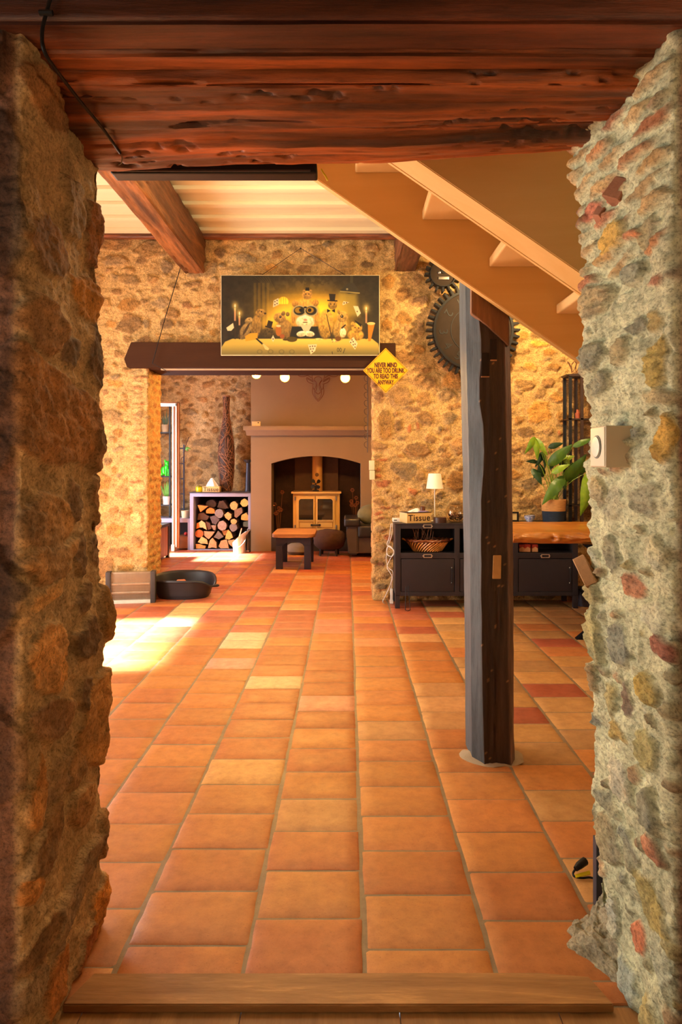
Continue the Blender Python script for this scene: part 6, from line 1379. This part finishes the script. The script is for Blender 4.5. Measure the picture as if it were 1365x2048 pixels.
def build_plant():
    Y = 6.40; s = Y / FPX; px0 = 1108; g = thing('peace_lily', 'leafy peace lily with large drooping green leaves in a two-tone woven basket on the sideboard', 'plant', (ax(px0, Y), Y, HS))
    WV = dict(rough=.8, var=.25, scale=60, bump=.8, bscale=120, stretch=(.3, .3, 3))
    z = lambda py: (1045.5 - py) * s
    def rings(r0, r1, z0, z1, n):
        return [(r0 + (r1 - r0) * k / (2 * n) + (.0022 if k % 2 else 0), z0 + (z1 - z0) * k / (2 * n)) for k in range(2 * n + 1)]
    MB().lathe([(19.5 * s, 0)] + rings(20.5 * s, 22.6 * s, .002, z(1022), 9), 48).build('basket_bottom', mat('woven_navy', (30, 44, 64), **WV), g, 80)
    MB().lathe(rings(22.7 * s, 24.2 * s, z(1022), z(998.5), 9) + [(22.6 * s, z(998.5)), (22.0 * s, z(1003))], 48).build('basket_top', mat('woven_tan', (204, 150, 90), **WV), g, 80)
    MB().lathe([(.02, z(1004)), (22 * s, z(1003.5))], 24).build('soil', mat('soil', (50, 34, 24), .95), g)
    L1, L2, L3 = mat('leaf_green', (74, 108, 26), .38, c2=(46, 78, 18), scale=14, stretch=(1, 1, .3)), mat('leaf_light', (130, 158, 34), .4, c2=(86, 124, 26), scale=14), mat('leaf_dark', (36, 70, 38), .42, c2=(26, 52, 26), scale=14)
    leaves = [((1126, 951), (1078, 1009), 13, -.06, L1), ((1176, 944), (1155, 1031), 16, -.04, L2), ((1097, 932), (1142, 889), 13, .0, L1), ((1129, 964), (1172, 908), 15, .02, L1), ((1067, 874), (1071, 922), 8, -.03, L2), ((1067, 874), (1044, 909), 7, -.05, L2),
      ((1070, 876), (1092, 912), 7, -.02, L2), ((1142, 894), (1182, 878), 7, -.05, L1), ((1100, 946), (1133, 929), 8, -.06, L2), ((1064, 937), (1080, 970), 10, -.02, L3), ((1088, 905), (1088, 940), 6, .02, L3), ((1076, 924), (1049, 923), 5, 0, L3), ((1129, 912), (1139, 932), 8, .03, L2),
      ((1126, 952), (1130, 980), 7, .02, L1), ((1090, 903), (1070, 935), 7, .04, L3), ((1100, 895), (1128, 886), 7, .05, L3), ((1110, 915), (1102, 940), 9, .05, L3), ((1150, 925), (1142, 955), 7, .06, L3), ((1085, 940), (1068, 958), 7, .06, L3), ((1156, 944), (1180, 938), 7, .05, L1), ((1120, 925), (1152, 912), 9, .07, L2), ((1138, 940), (1120, 905), 10, .08, L3), ((1092, 955), (1080, 925), 9, .08, L3)]
    rnd = random.Random(3)
    for (a, c, w_, dy, m) in leaves:
        p0 = (ax(a[0], Y) - ax(px0, Y), dy, z(a[1])); p1 = (ax(c[0], Y) - ax(px0, Y), dy - .05, z(c[1]))
        lf = MB(); leaf_mesh(lf, p0, p1, w_ * s * .92, .12, (rnd.uniform(-.5, .5), -1, rnd.uniform(.0, .5)), n=12); lf = lf.build('leaf', m, g, 80)
        b0 = (rnd.uniform(-.05, .05), rnd.uniform(-.03, .03), z(1004)); mid = ((b0[0] * .4 + p0[0] * .6), dy * .5 - .01, max(p0[2], .3) * .75 + .04)
        MB().tube(smooth_pts([b0, mid, p0], 5), .0028, 6).build('stalk', L2, lf)
build_plant()

# tall black display shelf at the right end, with a wire ornament
Yt = 6.50; s = Yt / FPX; TX = 2.27
ts = thing('tall_display_shelf', 'tall narrow black metal shelf with flared cap standing on the right end of the sideboard', 'shelf', (TX, 6.52, HS))
ztp = az(743, Yt) - HS; DKW = mat('dark_walnut', (58, 38, 26), .4, var=.15)
MB().prism([(ax(1137, Yt) - TX, ztp - .05), (.24, ztp - .05), (.26, ztp), (ax(1131, Yt) - TX, ztp - .03)], -.06, .14, 'XZ', .003).build('cap', DKW, ts)
for xx, mm in ((ax(1137, Yt) - TX, BLKM), (ax(1160, Yt) - TX, DKW), (.20, BLKM)):
    for yy in (-.05, .12): MB().box(xx, xx + .028, yy, yy + .02, 0, ztp - .05).build('post', mm, ts)
for pz in (837, 936, 1010): MB().box(ax(1137, Yt) - TX, .22, -.05, .14, az(pz, Yt) - HS - .012, az(pz, Yt) - HS).build('shelf', DKW, ts)
tag(MB().lathe([(.022, 0), (.024, .05), (.012, .06), (.012, .085)], 16).build('red_bottle', mat('copper_red', (164, 84, 60), .4), None, 50, loc=(ax(1156, 6.52), 6.52, az(837, Yt) + .001)), 'small copper-red bottle on the upper level of the tall black shelf', 'bottle')
wo = thing('wire_ornament', 'curled brown wire ornament on the cap of the tall black shelf', 'ornament', (ax(1155, 6.52), 6.52, HS + ztp - .012)); b = MB()
for k in range(4):
    pts = [(-.07 + .04 * k + .02 * math.cos(t * .8), .01 * math.sin(t * .5), .0 + .11 * abs(math.sin(t * .4 + k))) for t in range(12)]; b.tube(smooth_pts(pts, 3), .0035, 5)
b.build('wire', mat('rust_wire', (112, 70, 40), .6, .4), wo)

# live-edge table with steel X legs
def build_table():
    x0, x1, y0, y1, z1 = ax(1029, 5.2), 3.4, 5.20, 6.14, az(1065, 5.2); cx, cy = (x0 + x1) / 2, 5.67
    g = thing('live_edge_table', 'thick honey-coloured live-edge wooden table with black steel legs in front of the sideboard', 'table', (cx, cy, 0))
    us = np.linspace(x0, x1, 260); t = np.linspace(0, 1, 16)
    U, T = np.meshgrid(us, t, indexing='ij'); H = .084
    edge = .03 * fbm(U * 3, U * 0, 3, 4); bulge = .05 * np.sin(PI * T) ** .8 * (1 + .6 * fbm(U * 5, T * 2, 3, 8)) + .012 * fbm(U * 14, T * 5, 4, 12)
    knot = np.exp(-((U - ax(1117, 5.2)) / .035) ** 2 - ((T - .5) / .3) ** 2); bulge = bulge + .035 * knot - .03 * np.exp(-((U - ax(1108, 5.2)) / .02) ** 2 - ((T - .5) / .3) ** 2)
    Z = z1 - H * T - .012 * T * fbm(U * 2.2, T * 0, 3, 5); Yf = y0 + .05 + edge - bulge
    P = np.stack([U, Yf, Z], -1); top = np.stack([us, np.full_like(us, y1), np.full_like(us, z1)], -1)[:, None]; bot = np.stack([us, np.full_like(us, y1), np.full_like(us, z1 - H)], -1)[:, None]
    P = np.concatenate([top, P, bot, top], 1); end0 = P[:1].copy(); end0[...] = P[:1].mean(1, keepdims=True); end1 = P[-1:].copy(); end1[...] = P[-1:].mean(1, keepdims=True)
    P = np.concatenate([end0, P, end1], 0) - np.array([cx, cy, 0])
    HON = wood('honey_wood', (150, 84, 26), (222, 150, 64), 'X', .3, 7, .35, coat=.3); grid_object('slab', P, None, HON, parent=g, smooth=50)
    SB_ = mat('black_steel_leg', (26, 28, 36), .3, .5)
    for yy, sh in ((5.22, 0), (5.95, .42)):
        for (a, c) in ((1.79 + sh, 2.66 + sh), (2.72 + sh, 1.85 + sh)):
            lf, rt_ = ((a, .0), (c, z1 - H - .01)) if a < c else ((a, 0), (c, z1 - H - .01))
            b = MB(); wv = .045; b.prism([(lf[0] - cx - wv, 0), (lf[0] - cx + wv, 0), (rt_[0] - cx + wv, rt_[1]), (rt_[0] - cx - wv, rt_[1])], yy - cy - .03, yy - cy + .03, 'XZ', .004); b.build('leg', SB_, g)
build_table()
wb = thing('waste_bin', 'small dark speckled waste bin on the floor at the right end of the sideboard', 'bin', (ax(1172, 6.45), 6.45, 0))
MB().lathe([(.085, 0), (.10, .16), (.097, .16), (.08, .01)], 28, cap1=False).build('body', mat('speckled_black', (54, 46, 56), .35, var=.6, scale=90), wb, 50); MB().lathe([(.099, .152), (.105, .158), (.099, .166)], 28, cap0=False, cap1=False).build('rim', BLKM, wb, 50)

# white cables, socket block and the little white device at the left end of the sideboard
Wc = mat('white_plastic', (232, 228, 220), .4, var=.03)
def loopc(name, lab, pts, r=.0035):
    V3 = [Vector(at(*p)) for p in pts]; o = MB().tube(smooth_pts([v - V3[-1] for v in V3], 6), r, 6).build(name, Wc, None, loc=V3[-1]); return tag(o, lab, 'cable', 'white cables by the sideboard')
loopc('white_cable', 'white cable with a coiled loop hanging down the left end of the sideboard', [(783, 1047, 6.4), (779, 1075, 6.45), (775, 1090, 6.45), (788, 1100, 6.42), (786, 1112, 6.4), (776, 1110, 6.42), (774, 1098, 6.45), (780, 1092, 6.43), (788, 1104, 6.4), (780, 1120, 6.45), (775, 1135, 6.45), (784, 1152, 6.42), (781, 1170, 6.45), (772, 1190, 6.5), (766, 1203, 6.5), (770, 1207, 6.52)])
loopc('white_cable', 'thinner white cable running straight from the sideboard top to the socket block', [(786, 1046, 6.42), (784, 1070, 6.44), (776, 1095, 6.46), (773, 1118, 6.46), (777, 1135, 6.46), (786, 1143, 6.42), (785, 1160, 6.44), (783, 1178, 6.46)], .0028)
dv = thing('white_device', 'small white box device at the left end of the sideboard beside the tissue box', 'device', (ax(790, 6.5) + .02, 6.52, HS)); MB().box(-.04, .03, -.04, .04, 0, .035, .006).build('case', Wc, dv); MB().box(-.03, .0, -.042, -.038, .012, .02).build('port', BLK, dv)
sk = thing('socket_block', 'white upright extension socket on the floor left of the sideboard', 'socket', (ax(783.5, 6.55), 6.55, 0)); MB().box(-.012, .012, -.02, .02, .03, .14, .004).box(-.016, .016, -.025, .025, 0, .03, .003).build('case', Wc, sk)
ws_ = thing('black_wire_stand', 'thin black wire stand leaning on the left sideboard door', 'stand', (ax(816, 6.2), 6.22, 0)); q = 6.2 / FPX
MB().tube([(-.02, 0, .006), (-.012, .03, .22), (.01, .03, .22), (.025, 0, .006)], .0035, 6).tube([(-.02, 0, .006), (.0, -.03, .005), (.025, 0, .006)], .003, 6).build('frame', BLK, ws_)

# boxes and wire on the right corner of the passage
jx = .26; bxs = thing('double_switch_box', 'pale two-part switch box on the stone corner right of the fireplace passage', 'switch', (ax(745, 6.72), 6.74, az(959, 6.72))); s = 6.72 / FPX; CRP = mat('cream_plastic', (206, 198, 160), .5, var=.04)
MB().box(-5.5 * s, 4.5 * s, -.10, -.02, 0, 18 * s, .004).build('lower_box', CRP, bxs); MB().box(-6.5 * s, 4 * s, -.10, -.02, 18.8 * s, 38 * s, .004).build('upper_box', CRP, bxs)
wl_ = thing('wire_garland', 'dark wire garland with small loops hanging down the right corner of the passage', 'garland', (.20, 6.72, az(905, 6.72)))
b = MB(); zt_ = az(748, 6.72) - az(905, 6.72); b.tube([(0, 0, 0), (.004, 0, zt_ * .5), (0, 0, zt_)], .005, 6)
for k in range(9):
    z = .04 + k * zt_ / 9.5; b.tube(smooth_pts([(0, 0, z), (-.028, -.01, z + .02), (-.03, -.01, z + .055), (0, 0, z + .07)], 3), .0028, 5)
b.build('wire', mat('dark_wire', (66, 50, 40), .5, .3), wl_)

# dial box on the right jamb of the near opening
Yt1, Yt2 = 1.71, 1.815; tx0, tx1 = .648, .735
tb = thing('wall_thermostat', 'beige box with round dial mounted on the stone jamb at the right', 'thermostat', (.70, 1.76, az(935, 1.71)))
zb2, zt2 = 0, az(851, 1.71) - az(935, 1.71)
MB().box(tx0 - .70, tx1 - .70, Yt1 - 1.76, Yt2 - 1.76, zb2, zt2, .004, seg=3).build('case', mat('beige_case', (196, 178, 146), .4, var=.03), tb)
MB().box(tx0 - .7025, tx0 - .692, Yt1 - 1.756, Yt2 - 1.764, .003, zt2 - .003, .003).build('front_cover', mat('cover_cream', (214, 206, 178), .4, var=.03), tb)
b = MB(); c_ = (tx0 - .703, (Yt1 + Yt2) / 2 - 1.76 + .0, zt2 / 2)
MB().lathe([(.030, 0), (.030, .0015), (.027, .0015)], 40, (c_[1], c_[2], 0)).xf(Matrix(((0, 0, -1, c_[0]), (1, 0, 0, 0), (0, 1, 0, 0), (0, 0, 0, 1)))).build('dial_ring', mat('dial_grey', (120, 122, 110), .4), tb)
MB().lathe([(.026, 0), (.026, .004), (.022, .005)], 40, (c_[1], c_[2], 0)).xf(Matrix(((0, 0, -1, c_[0]), (1, 0, 0, 0), (0, 1, 0, 0), (0, 0, 0, 1)))).build('dial', mat('dial_white', (226, 224, 206), .35), tb)

# plug and cord at the right, dark board behind the jamb
Yp = 2.12
pc = thing('plug_cord', 'black plug and cord with a yellow tag on the tiles by the right jamb', 'plug', (ax(1155, floor_y(1752)), floor_y(1752), 0))
def fl(px, py, h=.006): Y = (EYE - h) * FPX / (py - VY); return Vector((ax(px, Y), Y, h)) - Vector((ax(1155, floor_y(1752)), floor_y(1752), 0))
MB().tube(smooth_pts([fl(1152, 1738, .028), fl(1147, 1746, .012), fl(1150, 1753, .006), fl(1165, 1756, .006), fl(1182, 1755, .006), fl(1200, 1762, .006)], 5), .0035, 8).build('cord', BLK, pc)
MB().tube([fl(1152, 1738, .028), fl(1159, 1731, .033), fl(1171, 1722, .038)], [.008, .012, .013], 10).build('plug', BLK, pc)
a, c_, d, e = fl(1151, 1750, .012), fl(1180, 1742, .016), fl(1182, 1749, .010), fl(1152, 1756, .008)
bm = MB(); vs = [bm.bm.verts.new(v) for v in (a, c_, d, e)]; bm.bm.faces.new(vs); vs2 = [bm.bm.verts.new(v + Vector((0, 0, .002))) for v in (a, c_, d, e)]; bm.bm.faces.new(vs2)
for i in range(4): bm.bm.faces.new([vs[i], vs[(i + 1) % 4], vs2[(i + 1) % 4], vs2[i]])
bm.build('yellow_tag', mat('tag_yellow', (236, 214, 20), .5), pc)
Yb1 = 2.06
bb = tag(MB().box(0, .05, 0, .03, 0, .21, .003).build('leaning_board', mat('dark_blue_panel', (52, 52, 62), .5), None, 40, loc=(ax(1193.5, Yb1), Yb1, 0.0)), 'dark narrow upright board standing on the tiles just behind the right stone jamb', 'board')
